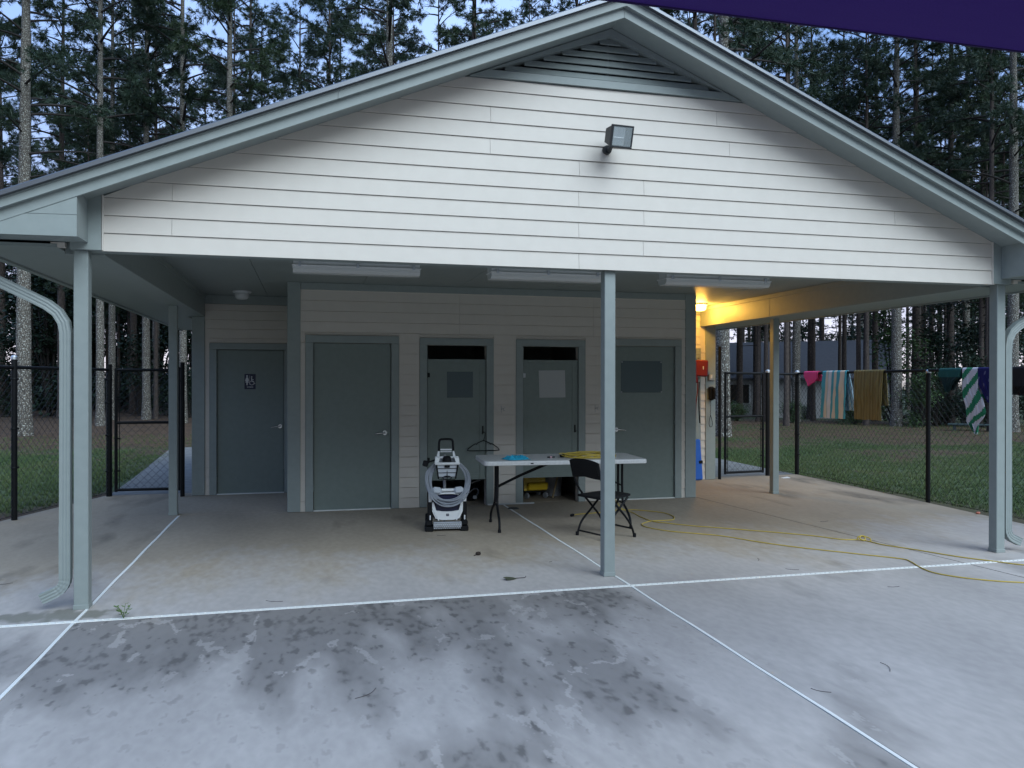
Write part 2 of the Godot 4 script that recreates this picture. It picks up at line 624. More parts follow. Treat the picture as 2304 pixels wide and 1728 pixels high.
func straw_litter(f: FastNoiseLite, g: FastNoiseLite) -> void:
	# fallen needles lying in loose bundles
	var b := MB.new()
	for k in 9:
		var a := rng.randf() * TAU
		var d := Vector3(cos(a), rng.randf_range(-0.02, 0.12), sin(a))
		var w := Vector3(-sin(a), 0, cos(a)) * 0.035
		var o := Vector3(rng.randf_range(-0.6, 0.6), 0.04, rng.randf_range(-0.6, 0.6))
		b.tri(o - w, o + w, o + d * rng.randf_range(0.7, 1.2))
	var mm := MultiMesh.new()
	mm.transform_format = MultiMesh.TRANSFORM_3D
	mm.use_colors = true
	mm.mesh = b.mesh()
	var n := 42000
	mm.instance_count = n
	var i := 0
	while i < n:
		var ang := deg_to_rad(rng.randf_range(-24.0, 53.0))
		var dd := sqrt(rng.randf_range(12.0 * 12.0, 44.0 * 44.0))
		var px := -2.4 + sin(ang) * dd
		var pz := 6.2 - cos(ang) * dd
		if px > -5.9 and px < 6.2 and pz > -15.0:
			continue
		var d := 6.2 - pz + absf(px) * 0.25
		var q := f.get_noise_2d(px, pz) * 9.0 + g.get_noise_2d(px, pz) * 3.0
		if rng.randf() > smoothstep(15.0, 22.0, d + q) + 0.03:
			continue
		var s := rng.randf_range(0.10, 0.22)
		mm.set_instance_transform(i, Transform3D(Basis(Vector3.UP, rng.randf() * TAU).scaled(Vector3(s, s * 0.7, s)), Vector3(px, height(px, pz), pz)))
		mm.set_instance_color(i, Color(0.055, 0.034, 0.020).lerp(Color(0.19, 0.115, 0.062), rng.randf()))
		i += 1
	var o := MultiMeshInstance3D.new()
	o.name = "pine_straw"
	o.multimesh = mm
	o.material_override = M.grass
	add_child(o)
	tag(o, "reddish brown pine straw littering the ground under the trees", "pine straw")
	o.set_meta("kind", "stuff")

const UV0 := Vector2(-7.5, -6.5)
const UVS := Vector2(15.0, 11.25)

func concrete() -> StandardMaterial3D:
	var w := 2048
	var h := 1536
	var im_a := fnl(201, 0.0042, 4).get_image(w, h / 2)
	im_a.resize(w, h, Image.INTERPOLATE_BILINEAR)
	var a := im_a.get_data()
	var im_b := fnl(202, 0.013, 6).get_image(w, h / 3)
	im_b.resize(w, h, Image.INTERPOLATE_BILINEAR)
	var b := im_b.get_data()
	var im_c := fnl(203, 0.10, 5).get_image(w, h / 2)
	im_c.resize(w, h, Image.INTERPOLATE_BILINEAR)
	var c := im_c.get_data()
	var vein := fnl(204, 0.014, 3, FastNoiseLite.TYPE_CELLULAR)
	vein.cellular_return_type = FastNoiseLite.RETURN_DISTANCE2_SUB
	vein.domain_warp_enabled = true
	vein.domain_warp_amplitude = 40.0
	vein.domain_warp_frequency = 0.012
	var im_d := vein.get_image(w, h / 2)
	im_d.resize(w, h, Image.INTERPOLATE_BILINEAR)
	var d := im_d.get_data()
	var im_e := fnl(205, 0.05, 6).get_image(w, h / 2)
	im_e.resize(w, h, Image.INTERPOLATE_BILINEAR)
	var e := im_e.get_data()
	var dst := PackedByteArray()
	dst.resize(w * h * 3)
	var gam := PackedByteArray()
	gam.resize(1001)
	for i in 1001:
		gam[i] = int(sr(i / 1000.0, 0, 0).r * 255.0 + 0.5)
	var i := 0
	for y in h:
		var z := UV0.y + UVS.y * (y + 0.5) / h
		for xx in w:
			var x := UV0.x + UVS.x * (xx + 0.5) / w
			var na := a[i] / 255.0
			var nb := b[i] / 255.0
			var nc := c[i] / 255.0
			var ne := e[i] / 255.0
			# paler outside, browner and darker under the roof, the border ragged
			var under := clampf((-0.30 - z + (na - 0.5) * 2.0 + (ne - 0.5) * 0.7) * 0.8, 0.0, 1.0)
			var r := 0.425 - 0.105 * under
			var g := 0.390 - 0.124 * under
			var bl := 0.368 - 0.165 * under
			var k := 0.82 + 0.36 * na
			# how far mildew has taken hold in each slab
			var hold := 0.12
			if z > 0.34:
				if x < -3.88:
					hold = 0.42
				elif x < 0.07:
					hold = 1.12 - 0.46 * clampf((z - 1.0) * 0.7, 0.0, 1.0) - 0.24 * clampf((x + 0.7) * 1.6, 0.0, 1.0)
				else:
					hold = 0.22 + 0.16 * clampf(1.0 - (x - 0.07) * 1.6, 0.0, 1.0)
			elif x < -3.90:
				hold = 0.50
			elif x > 3.6:
				hold = 0.42
			# a grey film in large ragged patches, dragged one way by brooms and feet
			var film := clampf((na * 0.55 + nb * 0.45 - (0.78 - 0.50 * hold)) * 4.0, 0.0, 1.0)
			# darker growth in broken clusters inside the film
			var grow := clampf((nb * 0.55 + ne * 0.45 - (0.71 - 0.20 * hold)) * 5.0, 0.0, 1.0) * clampf((nc - 0.36) * 4.0, 0.0, 1.0)
			var stain := film * (0.40 + 0.16 * nc) + grow * film * 0.20
			# pale veins where the film has been scraped or has lifted
			var vv := d[i] / 255.0
			if vv < 0.06 + 0.07 * ne:
				stain *= 0.45
			var spots := clampf((nc - 0.62) * 10.0, 0.0, 1.0) * clampf((ne - 0.46) * 6.0, 0.0, 1.0) * clampf(hold * 1.6 - 0.45, 0.0, 1.0)
			stain = clampf(stain + spots * 0.30, 0.0, 0.70)
			# algae below the downspout
			var ax := (x + 4.10) / 0.50
			var az := (z - 0.15) / 0.16
			var algae := clampf((1.0 - ax * ax - az * az) * 1.6 + (ne - 0.5) * 2.4, 0.0, 1.0) * 0.6
			k *= 1.0 - stain
			k *= 0.90 + 0.20 * nc
			r = r * k
			g = g * k
			bl = bl * k
			r = lerpf(r, 0.085, algae)
			g = lerpf(g, 0.090, algae)
			bl = lerpf(bl, 0.055, algae)
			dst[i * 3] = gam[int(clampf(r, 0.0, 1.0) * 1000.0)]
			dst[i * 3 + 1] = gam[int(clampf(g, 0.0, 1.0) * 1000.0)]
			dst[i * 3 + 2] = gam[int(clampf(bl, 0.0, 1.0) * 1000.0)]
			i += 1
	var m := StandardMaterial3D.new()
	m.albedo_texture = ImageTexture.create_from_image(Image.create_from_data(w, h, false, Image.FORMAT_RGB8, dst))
	m.roughness = 0.82
	return m

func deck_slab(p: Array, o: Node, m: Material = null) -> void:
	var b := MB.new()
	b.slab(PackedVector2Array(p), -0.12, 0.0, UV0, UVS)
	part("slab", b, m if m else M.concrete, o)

func build_deck() -> void:
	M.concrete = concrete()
	var deck := Node3D.new()
	deck.name = "pool_deck"
	add_child(deck)
	deck.set_meta("kind", "structure")
	deck.set_meta("label", "stained grey concrete pool deck in slabs with white joints")
	var g := 0.016
	var zj := 0.331
	var xa := -3.885
	var xb := 0.067
	# left of the first joint
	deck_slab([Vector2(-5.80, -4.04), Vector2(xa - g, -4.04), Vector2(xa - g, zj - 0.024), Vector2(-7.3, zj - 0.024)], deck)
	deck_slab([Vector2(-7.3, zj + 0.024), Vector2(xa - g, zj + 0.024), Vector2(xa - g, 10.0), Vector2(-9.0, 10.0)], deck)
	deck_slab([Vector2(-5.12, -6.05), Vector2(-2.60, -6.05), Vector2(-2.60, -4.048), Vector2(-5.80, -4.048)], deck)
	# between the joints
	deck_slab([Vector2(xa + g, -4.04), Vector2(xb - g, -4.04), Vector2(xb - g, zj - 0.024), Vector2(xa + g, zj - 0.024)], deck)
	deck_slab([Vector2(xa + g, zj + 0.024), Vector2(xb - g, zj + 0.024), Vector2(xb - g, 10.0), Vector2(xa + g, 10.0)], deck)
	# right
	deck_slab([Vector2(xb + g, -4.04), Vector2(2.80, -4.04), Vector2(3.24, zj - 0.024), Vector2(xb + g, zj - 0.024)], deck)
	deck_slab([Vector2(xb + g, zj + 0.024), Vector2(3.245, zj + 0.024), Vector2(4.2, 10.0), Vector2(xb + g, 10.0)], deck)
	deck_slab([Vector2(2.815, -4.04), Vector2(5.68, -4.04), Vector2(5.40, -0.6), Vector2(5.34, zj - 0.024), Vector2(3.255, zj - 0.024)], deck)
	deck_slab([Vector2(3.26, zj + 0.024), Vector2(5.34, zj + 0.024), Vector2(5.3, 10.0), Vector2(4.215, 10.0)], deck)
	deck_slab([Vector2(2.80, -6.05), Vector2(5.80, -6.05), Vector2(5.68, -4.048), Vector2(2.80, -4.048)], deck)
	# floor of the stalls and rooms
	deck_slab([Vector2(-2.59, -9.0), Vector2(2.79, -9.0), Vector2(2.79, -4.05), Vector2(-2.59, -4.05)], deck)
	# bed below the joints
	var bed := MB.new()
	bed.box(Vector3(-3.91, -0.10, -4.1), Vector3(-3.86, -0.02, 9.9))
	bed.box(Vector3(0.045, -0.10, -4.05), Vector3(0.09, -0.02, 9.9))
	bed.box(Vector3(-7.2, -0.10, 0.306), Vector3(5.3, -0.022, 0.356))
	part("joint_bed", bed, M.dark, deck)
	# white caulk strips, broken by the cross drain
	for xx in [[xa, 0.011], [xb, 0.010]]:
		for seg in [[-3.99, zj - 0.03], [zj + 0.03, 9.9]]:
			var s := MB.new()
			var z0: float = seg[0]
			while z0 < seg[1]:
				var z1 := minf(z0 + 0.35, seg[1])
				var wv: float = xx[1]
				var wob := 0.003 * sin(z0 * 5.0 + xx[0])
				var wob1 := 0.003 * sin(z1 * 5.0 + xx[0])
				s.hexa([Vector3(xx[0] - wv + wob, -0.02, z0), Vector3(xx[0] + wv + wob, -0.02, z0), Vector3(xx[0] + wv + wob1, -0.02, z1), Vector3(xx[0] - wv + wob1, -0.02, z1), Vector3(xx[0] - wv + wob, 0.002, z0), Vector3(xx[0] + wv + wob, 0.002, z0), Vector3(xx[0] + wv + wob1, 0.002, z1), Vector3(xx[0] - wv + wob1, 0.002, z1)])
				z0 = z1
			part("joint_strip", s, M.joint, deck)
	# slotted drain across the front
	var dr := MB.new()
	dr.box(Vector3(-7.2, -0.02, zj - 0.022), Vector3(5.3, 0.003, zj - 0.0115), 0.002)
	dr.box(Vector3(-7.2, -0.02, zj + 0.0115), Vector3(5.3, 0.003, zj + 0.022), 0.002)
	var x := -7.2
	while x < 5.3:
		dr.box(Vector3(x, -0.02, zj - 0.0113), Vector3(x + 0.026, 0.0028, zj + 0.0113))
		x += 0.046
	part("deck_drain", dr, M.joint, deck, "white slotted drain strip across the deck")
	# walks beyond the two gates
	var path := Node3D.new()
	path.name = "path"
	add_child(path)
	path.set_meta("kind", "structure")
	deck_slab([Vector2(-5.10, -6.06), Vector2(-5.20, -8.2), Vector2(-5.38, -11.0), Vector2(-5.60, -14.5), Vector2(-3.9, -14.5), Vector2(-3.99, -6.06)], path, M.walk)
	deck_slab([Vector2(4.10, -6.06), Vector2(4.10, -9.6), Vector2(5.9, -9.6), Vector2(5.78, -6.06)], path, M.walk)

const WZ := -3.95    # face of the front wall under the porch
const RZ := -5.75    # face of the recessed walls
const CEIL := 2.81
const SL := 0.4167   # roof slope

# a lapped board: the lower edge stands proud; xs at bottom and top so the ends can follow the rake
func board(parent: Node, x0: float, x1: float, y0: float, y1: float, z: float, cut := 99.0, lip := 0.0135, gap := 0.0035) -> void:
	y1 -= gap + 0.006   # open line below the next board
	var a := x0
	var b := x1
	var c := x0
	var d := x1
	if cut < 90.0:   # rake apex height: clip both ends
		var lb := (cut - y0) / SL
		var lt := (cut - y1) / SL
		a = maxf(x0, -lb)
		b = minf(x1, lb)
		c = maxf(x0, -lt)
		d = minf(x1, lt)
		if b - a < 0.01:
			return
		d = maxf(d, c + 0.002)
	var p := MB.new()
	p.hexa([Vector3(a, y0, z), Vector3(b, y0, z), Vector3(b, y0, z + lip), Vector3(a, y0, z + lip), Vector3(c, y1 + 0.006, z - 0.004), Vector3(d, y1 + 0.006, z - 0.004), Vector3(d, y1 + 0.006, z + maxf(lip - 0.010, 0.0035)), Vector3(c, y1 + 0.006, z + maxf(lip - 0.010, 0.0035))])
	part("siding_board", p, M.siding, parent)

func rake_poly(x0: float, x1: float, lo: float, hi: float) -> PackedVector2Array:
	# a strip along the rake between two x, given apex heights of its lower and upper edge
	return PackedVector2Array([Vector2(x0, lo - SL * absf(x0)), Vector2(x1, lo - SL * absf(x1)), Vector2(x1, hi - SL * absf(x1)), Vector2(x0, hi - SL * absf(x0))])

func build_pool_house() -> void:
	var h := thing("pool_house", "low gabled pool house with cream lap siding and sage green trim", "building")
	gable(h)
	roof(h)
	porch(h)
	walls(h)
	downspouts(h)

func gable(h: Node) -> void:
	var back := MB.new()
	# body of the gable wall up to the vent, and the header beam below the ceiling line
	back.prism(PackedVector2Array([Vector2(-3.80, 2.516), Vector2(3.80, 2.516), Vector2(3.80, 2.888), Vector2(1.18, 3.980), Vector2(-1.18, 3.980), Vector2(-3.80, 2.888)]), -0.12, 0.046)
	var gw := part("gable_wall", back, M.trim, h)
	var cuts := {0: [-0.27], 1: [-3.327, 0.288], 2: [-0.272], 3: [-3.324, 0.292], 4: [-0.272, 2.712], 5: [0.292], 6: [-0.268], 7: [-1.004], 8: [1.07], 9: [-1.0], 10: [0.95], 11: []}
	for k in 12:
		var y0 := 2.512 + 0.1245 * k
		var y1 := minf(y0 + 0.1245, 3.974)
		if k == 0:
			y0 -= 0.004
		var x := -3.783
		for c in cuts[k] + [3.80]:
			board(gw, x + 0.0012, c - 0.0012, y0, y1, 0.05, 4.472)
			x = c
	# triangular louvred vent
	var vent := pivot("gable_vent", h)
	var fr := MB.new()
	fr.prism(PackedVector2Array([Vector2(-1.17, 3.978), Vector2(1.17, 3.978), Vector2(1.02, 4.036), Vector2(-1.02, 4.036)]), -0.02, 0.078)
	part("vent_sill", fr, M.trim, vent)
	for s: float in [-1.0, 1.0]:
		var side := MB.new()
		side.prism(PackedVector2Array([Vector2(s * 1.17, 3.980), Vector2(s * 1.0, 4.036), Vector2(0.0, 4.405), Vector2(0.0, 4.468)]), -0.02, 0.070)
		part("vent_frame", side, M.trim, vent)
	for k in 6:
		var y := 4.052 + 0.059 * k
		var hw := (4.40 - y - 0.02) / 0.372
		if hw < 0.05:
			continue
		var sl := MB.new()
		sl.bev(Vector3(0, y + 0.022, 0.034), Vector3(hw * 2.0, 0.010, 0.058), 0.002, Basis(Vector3.RIGHT, 1.12))
		part("slat", sl, M.trim, vent)
	var mul := MB.new()
	mul.box(Vector3(-0.012, 4.03, -0.028), Vector3(0.012, 4.40, -0.008))
	part("vent_mullion", mul, M.trim, vent)
	# back gable closes the loft
	var bg := MB.new()
	bg.prism(PackedVector2Array([Vector2(-4.1, 2.5), Vector2(4.1, 2.5), Vector2(4.1, 2.76), Vector2(0, 4.46), Vector2(-4.1, 2.76)]), -9.1, -9.0)
	part("back_gable", bg, M.siding, h)
	# corner blocks and boxed returns at both ends of the gable
	for s: float in [-1.0, 1.0]:
		var cb := MB.new()
		cb.prism(PackedVector2Array([Vector2(s * 3.785, 2.514), Vector2(s * 3.985, 2.514), Vector2(s * 3.985, 2.815), Vector2(s * 3.785, 2.898)]), -0.10, 0.066)
		part("corner_board", cb, M.trim, h)
		var strip := MB.new()
		strip.box(Vector3(s * 3.776 - 0.006, 2.512, 0.05), Vector3(s * 3.776 + 0.006, 2.900, 0.070), 0.002)
		part("siding_stop", strip, M.siding, h)
		var rt := pivot("cornice_return", h)
		var core := MB.new()
		core.prism(PackedVector2Array([Vector2(s * 3.87, 2.562), Vector2(s * 4.60, 2.562), Vector2(s * 4.60, 2.62), Vector2(s * 3.87, 2.86)]), 0.068, 0.326)
		part("return_box", core, M.trim, rt)
		var lowb := MB.new()
		lowb.prism(PackedVector2Array([Vector2(s * 3.868, 2.556), Vector2(s * 3.868, 2.698), Vector2(s * 4.213, 2.692), Vector2(s * 4.60, 2.535), Vector2(s * 4.60, 2.525), Vector2(s * 4.45, 2.552)]), 0.3262, 0.348)
		part("return_board", lowb, M.trim, rt)
		var upb := MB.new()
		upb.prism(PackedVector2Array([Vector2(s * 3.868, 2.701), Vector2(s * 4.212, 2.695), Vector2(s * 4.40, 2.618), Vector2(s * 4.40, 2.66), Vector2(s * 3.868, 2.87)]), 0.3262, 0.3465)
		part("return_panel", upb, M.trim, rt)
		# small light chip of siding between return and post
		var chip := MB.new()
		chip.box(Vector3(s * 4.06 - 0.045, 2.524, 0.02), Vector3(s * 4.06 + 0.045, 2.558, 0.062))
		part("filler_block", chip, M.siding, h)

func roof(h: Node) -> void:
	for s: float in [-1.0, 1.0]:
		var so := MB.new()
		so.prism(rake_poly(0.0, s * 4.6, 4.474, 4.50), 0.052, 0.328)
		part("rake_soffit", so, M.trim, h)
		var fa := MB.new()
		fa.prism(rake_poly(s * 0.0012, s * 4.66, 4.434, 4.524), 0.3285, 0.352)
		part("rake_fascia", fa, M.trim, h)
		# the upper trim comes in lengths butted end to end
		var joint := s * (2.18 if s < 0 else 2.6)
		for seg in [[0.0, joint - s * 0.001], [joint + s * 0.001, s * 4.70]]:
			var up := MB.new()
			up.prism(rake_poly(seg[0], seg[1], 4.508, 4.560), 0.30, 0.392)
			part("rake_trim", up, M.trim, h)
		var dr := MB.new()
		dr.prism(rake_poly(0.0, s * 4.74, 4.5615, 4.572), -9.4, 0.396)
		part("roof_deck", dr, M.trim, h)
		var rf := MB.new()
		rf.prism(rake_poly(0.0, s * 4.77, 4.573, 4.592), -9.45, 0.432)
		var ang := atan(SL)
		var n := 0
		var z := 0.40
		while z > -9.4:
			var c := Vector3(s * 2.385, 4.60 - SL * 2.385, z)
			rf.bev(c, Vector3(4.77 / cos(ang), 0.030, 0.022), 0.006, Basis(Vector3.BACK, -s * ang))
			z -= 0.41
			n += 1
		part("metal_roof", rf, M.roof, h)
		# eave: flat soffit, fascia and gutter
		var es := MB.new()
		es.box(Vector3(minf(s * 4.065, s * 4.60), 2.522, -9.3), Vector3(maxf(s * 4.065, s * 4.60), 2.545, 0.066))
		part("eave_soffit", es, M.trim, h)
		var ef := MB.new()
		ef.box(Vector3(minf(s * 4.601, s * 4.625), 2.505, -9.3), Vector3(maxf(s * 4.601, s * 4.625), 2.635, 0.325))
		part("eave_fascia", ef, M.trim, h)
		var gt := MB.new()
		var ring := [Vector2(4.626, 2.62), Vector2(4.626, 2.525), Vector2(4.70, 2.525), Vector2(4.735, 2.57), Vector2(4.735, 2.615), Vector2(4.725, 2.615), Vector2(4.725, 2.575), Vector2(4.695, 2.533), Vector2(4.636, 2.533), Vector2(4.636, 2.62)]
		var pl := PackedVector2Array()
		for q in ring:
			pl.append(Vector2(s * q.x, q.y))
		gt.prism(pl, -9.35, 0.34)
		part("gutter", gt, M.trim, h)

func post(h: Node, x: float, z: float, top: float, w := 0.094) -> void:
	var b := MB.new()
	b.box(Vector3(x - w / 2, 0.001, z - w / 2), Vector3(x + w / 2, top, z + w / 2), 0.004)
	var o := part("post", b, M.trim, h)
	var f := MB.new()
	f.box(Vector3(x - w / 2 - 0.004, 0.0, z - w / 2 - 0.004), Vector3(x + w / 2 + 0.004, 0.034, z + w / 2 + 0.004), 0.003)
	part("post_foot", f, M.trim, o)

func porch(h: Node) -> void:
	post(h, -3.924, -0.018, 2.514)
	post(h, 0.014, -0.030, 2.508)
	post(h, 3.912, -0.018, 2.514)
	post(h, -3.955, -4.08, 2.505)
	post(h, 4.085, -4.03, 2.505)
	# side beams, boxed, with a butt joint and a small crown strip under the ceiling
	for s: float in [-1.0, 1.0]:
		for seg in [[-0.102, -3.70], [-3.703, RZ]]:
			var b := MB.new()
			b.box(Vector3(minf(s * 3.80, s * 4.06), 2.50, minf(seg[0], seg[1])), Vector3(maxf(s * 3.80, s * 4.06), CEIL + 0.1, maxf(seg[0], seg[1])), 0.003)
			part("side_beam", b, M.trim, h)
		var c := MB.new()
		c.box(Vector3(minf(s * 3.782, s * 3.799), 2.752, RZ), Vector3(maxf(s * 3.782, s * 3.799), CEIL, -0.125), 0.002)
		part("beam_strip", c, M.trim, h)
	# ceiling sheets with open seams
	var ce := pivot("ceiling", h)
	var cap := MB.new()
	cap.box(Vector3(-3.80, CEIL + 0.014, -9.0), Vector3(3.80, CEIL + 0.05, -0.121))
	part("ceiling_backing", cap, M.dark, ce)
	var xs := [-3.799, -2.955, -1.735, -0.515, 0.705, 1.915, 3.135, 3.799]
	var zs := [-0.122, -1.53, -3.97, -5.75]
	for i in 7:
		for j in 3:
			var p := MB.new()
			p.box(Vector3(xs[i] + 0.0025, CEIL, zs[j + 1] + 0.0025), Vector3(xs[i + 1] - 0.0025, CEIL + 0.012, zs[j] - 0.0025), 0.001)
			part("ceiling_panel", p, M.ceiling, ce)

func casing(parent: Node, x0: float, x1: float, top: float, z: float, w := 0.095, bottom := 0.0) -> void:
	var l := MB.new()
	l.box(Vector3(x0 - w, bottom + 0.002, z - 0.02), Vector3(x0, top - 0.001, z + 0.024), 0.002)
	part("casing_leg", l, M.trim, parent)
	var r := MB.new()
	r.box(Vector3(x1, bottom + 0.002, z - 0.02), Vector3(x1 + w, top - 0.001, z + 0.024), 0.002)
	part("casing_leg", r, M.trim, parent)
	var t := MB.new()
	t.box(Vector3(x0 - w, top, z - 0.02), Vector3(x1 + w, top + w - 0.005, z + 0.026), 0.002)
	part("casing_head", t, M.trim, parent)

func lever(parent: Node, x: float, y: float, z: float, s: float) -> void:
	var b := MB.new()
	var xf := Transform3D(Basis(Vector3.RIGHT, PI / 2), Vector3(x, y, z))
	b.lathe([Vector2(0, 0.014), Vector2(0.030, 0.012), Vector2(0.034, 0.0)], 20, xf)
	b.lathe([Vector2(0, 0.050), Vector2(0.014, 0.048), Vector2(0.014, 0.0)], 12, xf)
	b.tube([Vector3(x, y, z + 0.045), Vector3(x + s * 0.03, y - 0.001, z + 0.050), Vector3(x + s * 0.085, y - 0.006, z + 0.048), Vector3(x + s * 0.118, y - 0.012, z + 0.040)], 0.0105, 8, [1.1, 1.0, 0.9, 0.8])
	part("lever_handle", b, M.chrome, parent)

func hinge(parent: Node, x: float, y: float, z: float, m: Material) -> void:
	var b := MB.new()
	b.tube([Vector3(x, y - 0.032, z + 0.012), Vector3(x, y + 0.032, z + 0.012)], 0.010, 10)
	b.box(Vector3(x - 0.035, y - 0.028, z), Vector3(x + 0.035, y + 0.028, z + 0.006), 0.001)
	part("hinge", b, m, parent)

func solid_door(h: Node, called: String, x0: float, x1: float, top: float, z: float, hx: float, hs: float, hinge_left: bool) -> Node:
	var b := MB.new()
	b.box(Vector3(x0 + 0.006, 0.014, z - 0.052), Vector3(x1 - 0.006, top - 0.006, z - 0.010), 0.003)
	var d := part(called, b, M.door, h)
	casing(d, x0, x1, top, z)
	lever(d, hx, 0.955, z - 0.010, hs)
	var th := MB.new()
	th.box(Vector3(x0 + 0.002, 0.001, z - 0.04), Vector3(x1 - 0.002, 0.012, z + 0.03), 0.003)
	part("threshold", th, M.joint, d)
	for y in [0.28, 1.05, 1.82]:
		hinge(d, x0 + 0.002 if hinge_left else x1 - 0.002, y, z - 0.012, M.door)
	return d

func stall_door(h: Node, x0: float, x1: float, hm: Material) -> Node:
	var top := 1.884
	var bot := 0.335
	var b := MB.new()
	b.box(Vector3(x0 + 0.008, bot, WZ - 0.040), Vector3(x1 - 0.004, top, WZ - 0.012), 0.002)
	var d := part("stall_door", b, M.door, h)
	casing(d, x0, x1, 2.062, WZ)
	var w := 0.078
	for q in [[x0 + 0.008, x0 + 0.008 + w * 0.7], [x1 - 0.004 - w, x1 - 0.004]]:
		var s := MB.new()
		s.box(Vector3(q[0], bot, WZ - 0.0118), Vector3(q[1], top, WZ - 0.004), 0.0015)
		part("stile", s, M.door, d)
	for q in [[bot, bot + 0.078], [top - 0.05, top]]:
		var s := MB.new()
		s.box(Vector3(x0 + 0.008 + w * 0.7 + 0.001, q[0], WZ - 0.0118), Vector3(x1 - 0.005 - w, q[1], WZ - 0.0045), 0.0015)
		part("rail", s, M.door, d)
	for y in [1.68, 0.60]:
		hinge(d, x0 + 0.002, y, WZ - 0.006, hm)
	var lt := MB.new()
	lt.bev(Vector3(x1 - 0.045, 0.975, WZ + 0.002), Vector3(0.018, 0.10, 0.012), 0.003, Basis())
	lt.tube(bez(Vector3(x1 - 0.045, 0.945, WZ + 0.006), Vector3(x1 - 0.045, 0.925, WZ + 0.05), Vector3(x1 - 0.045, 0.955, WZ + 0.052), 6), 0.005, 6)
	part("latch", lt, M.dark, d)
	return d

func courses(wall: Node, segs: Array, above: Array, y_split: float, y_top: float, z: float) -> void:
	# segs: between the casings; above: over the casings
	var k := 0
	while k * 0.1295 < y_top:
		var y0 := k * 0.1295 + 0.004
		var y1 := minf((k + 1) * 0.1295 + 0.004, y_top)
		if y0 < y_split:
			for s in segs:
				board(wall, s[0], s[1], y0, y1, z, 99.0, 0.018, 0.0042 if y0 > 1.5 else 0.0068)
			if y1 > y_split + 0.012:
				for s in above[1]:
					board(wall, s[0], s[1], y_split + 0.002, y1, z, 99.0, 0.018, 0.0042 if y0 > 1.5 else 0.0068)
		else:
			for s in above[0]:
				board(wall, s[0], s[1], y0, y1, z, 99.0, 0.018, 0.0042 if y0 > 1.5 else 0.0068)
		k += 1

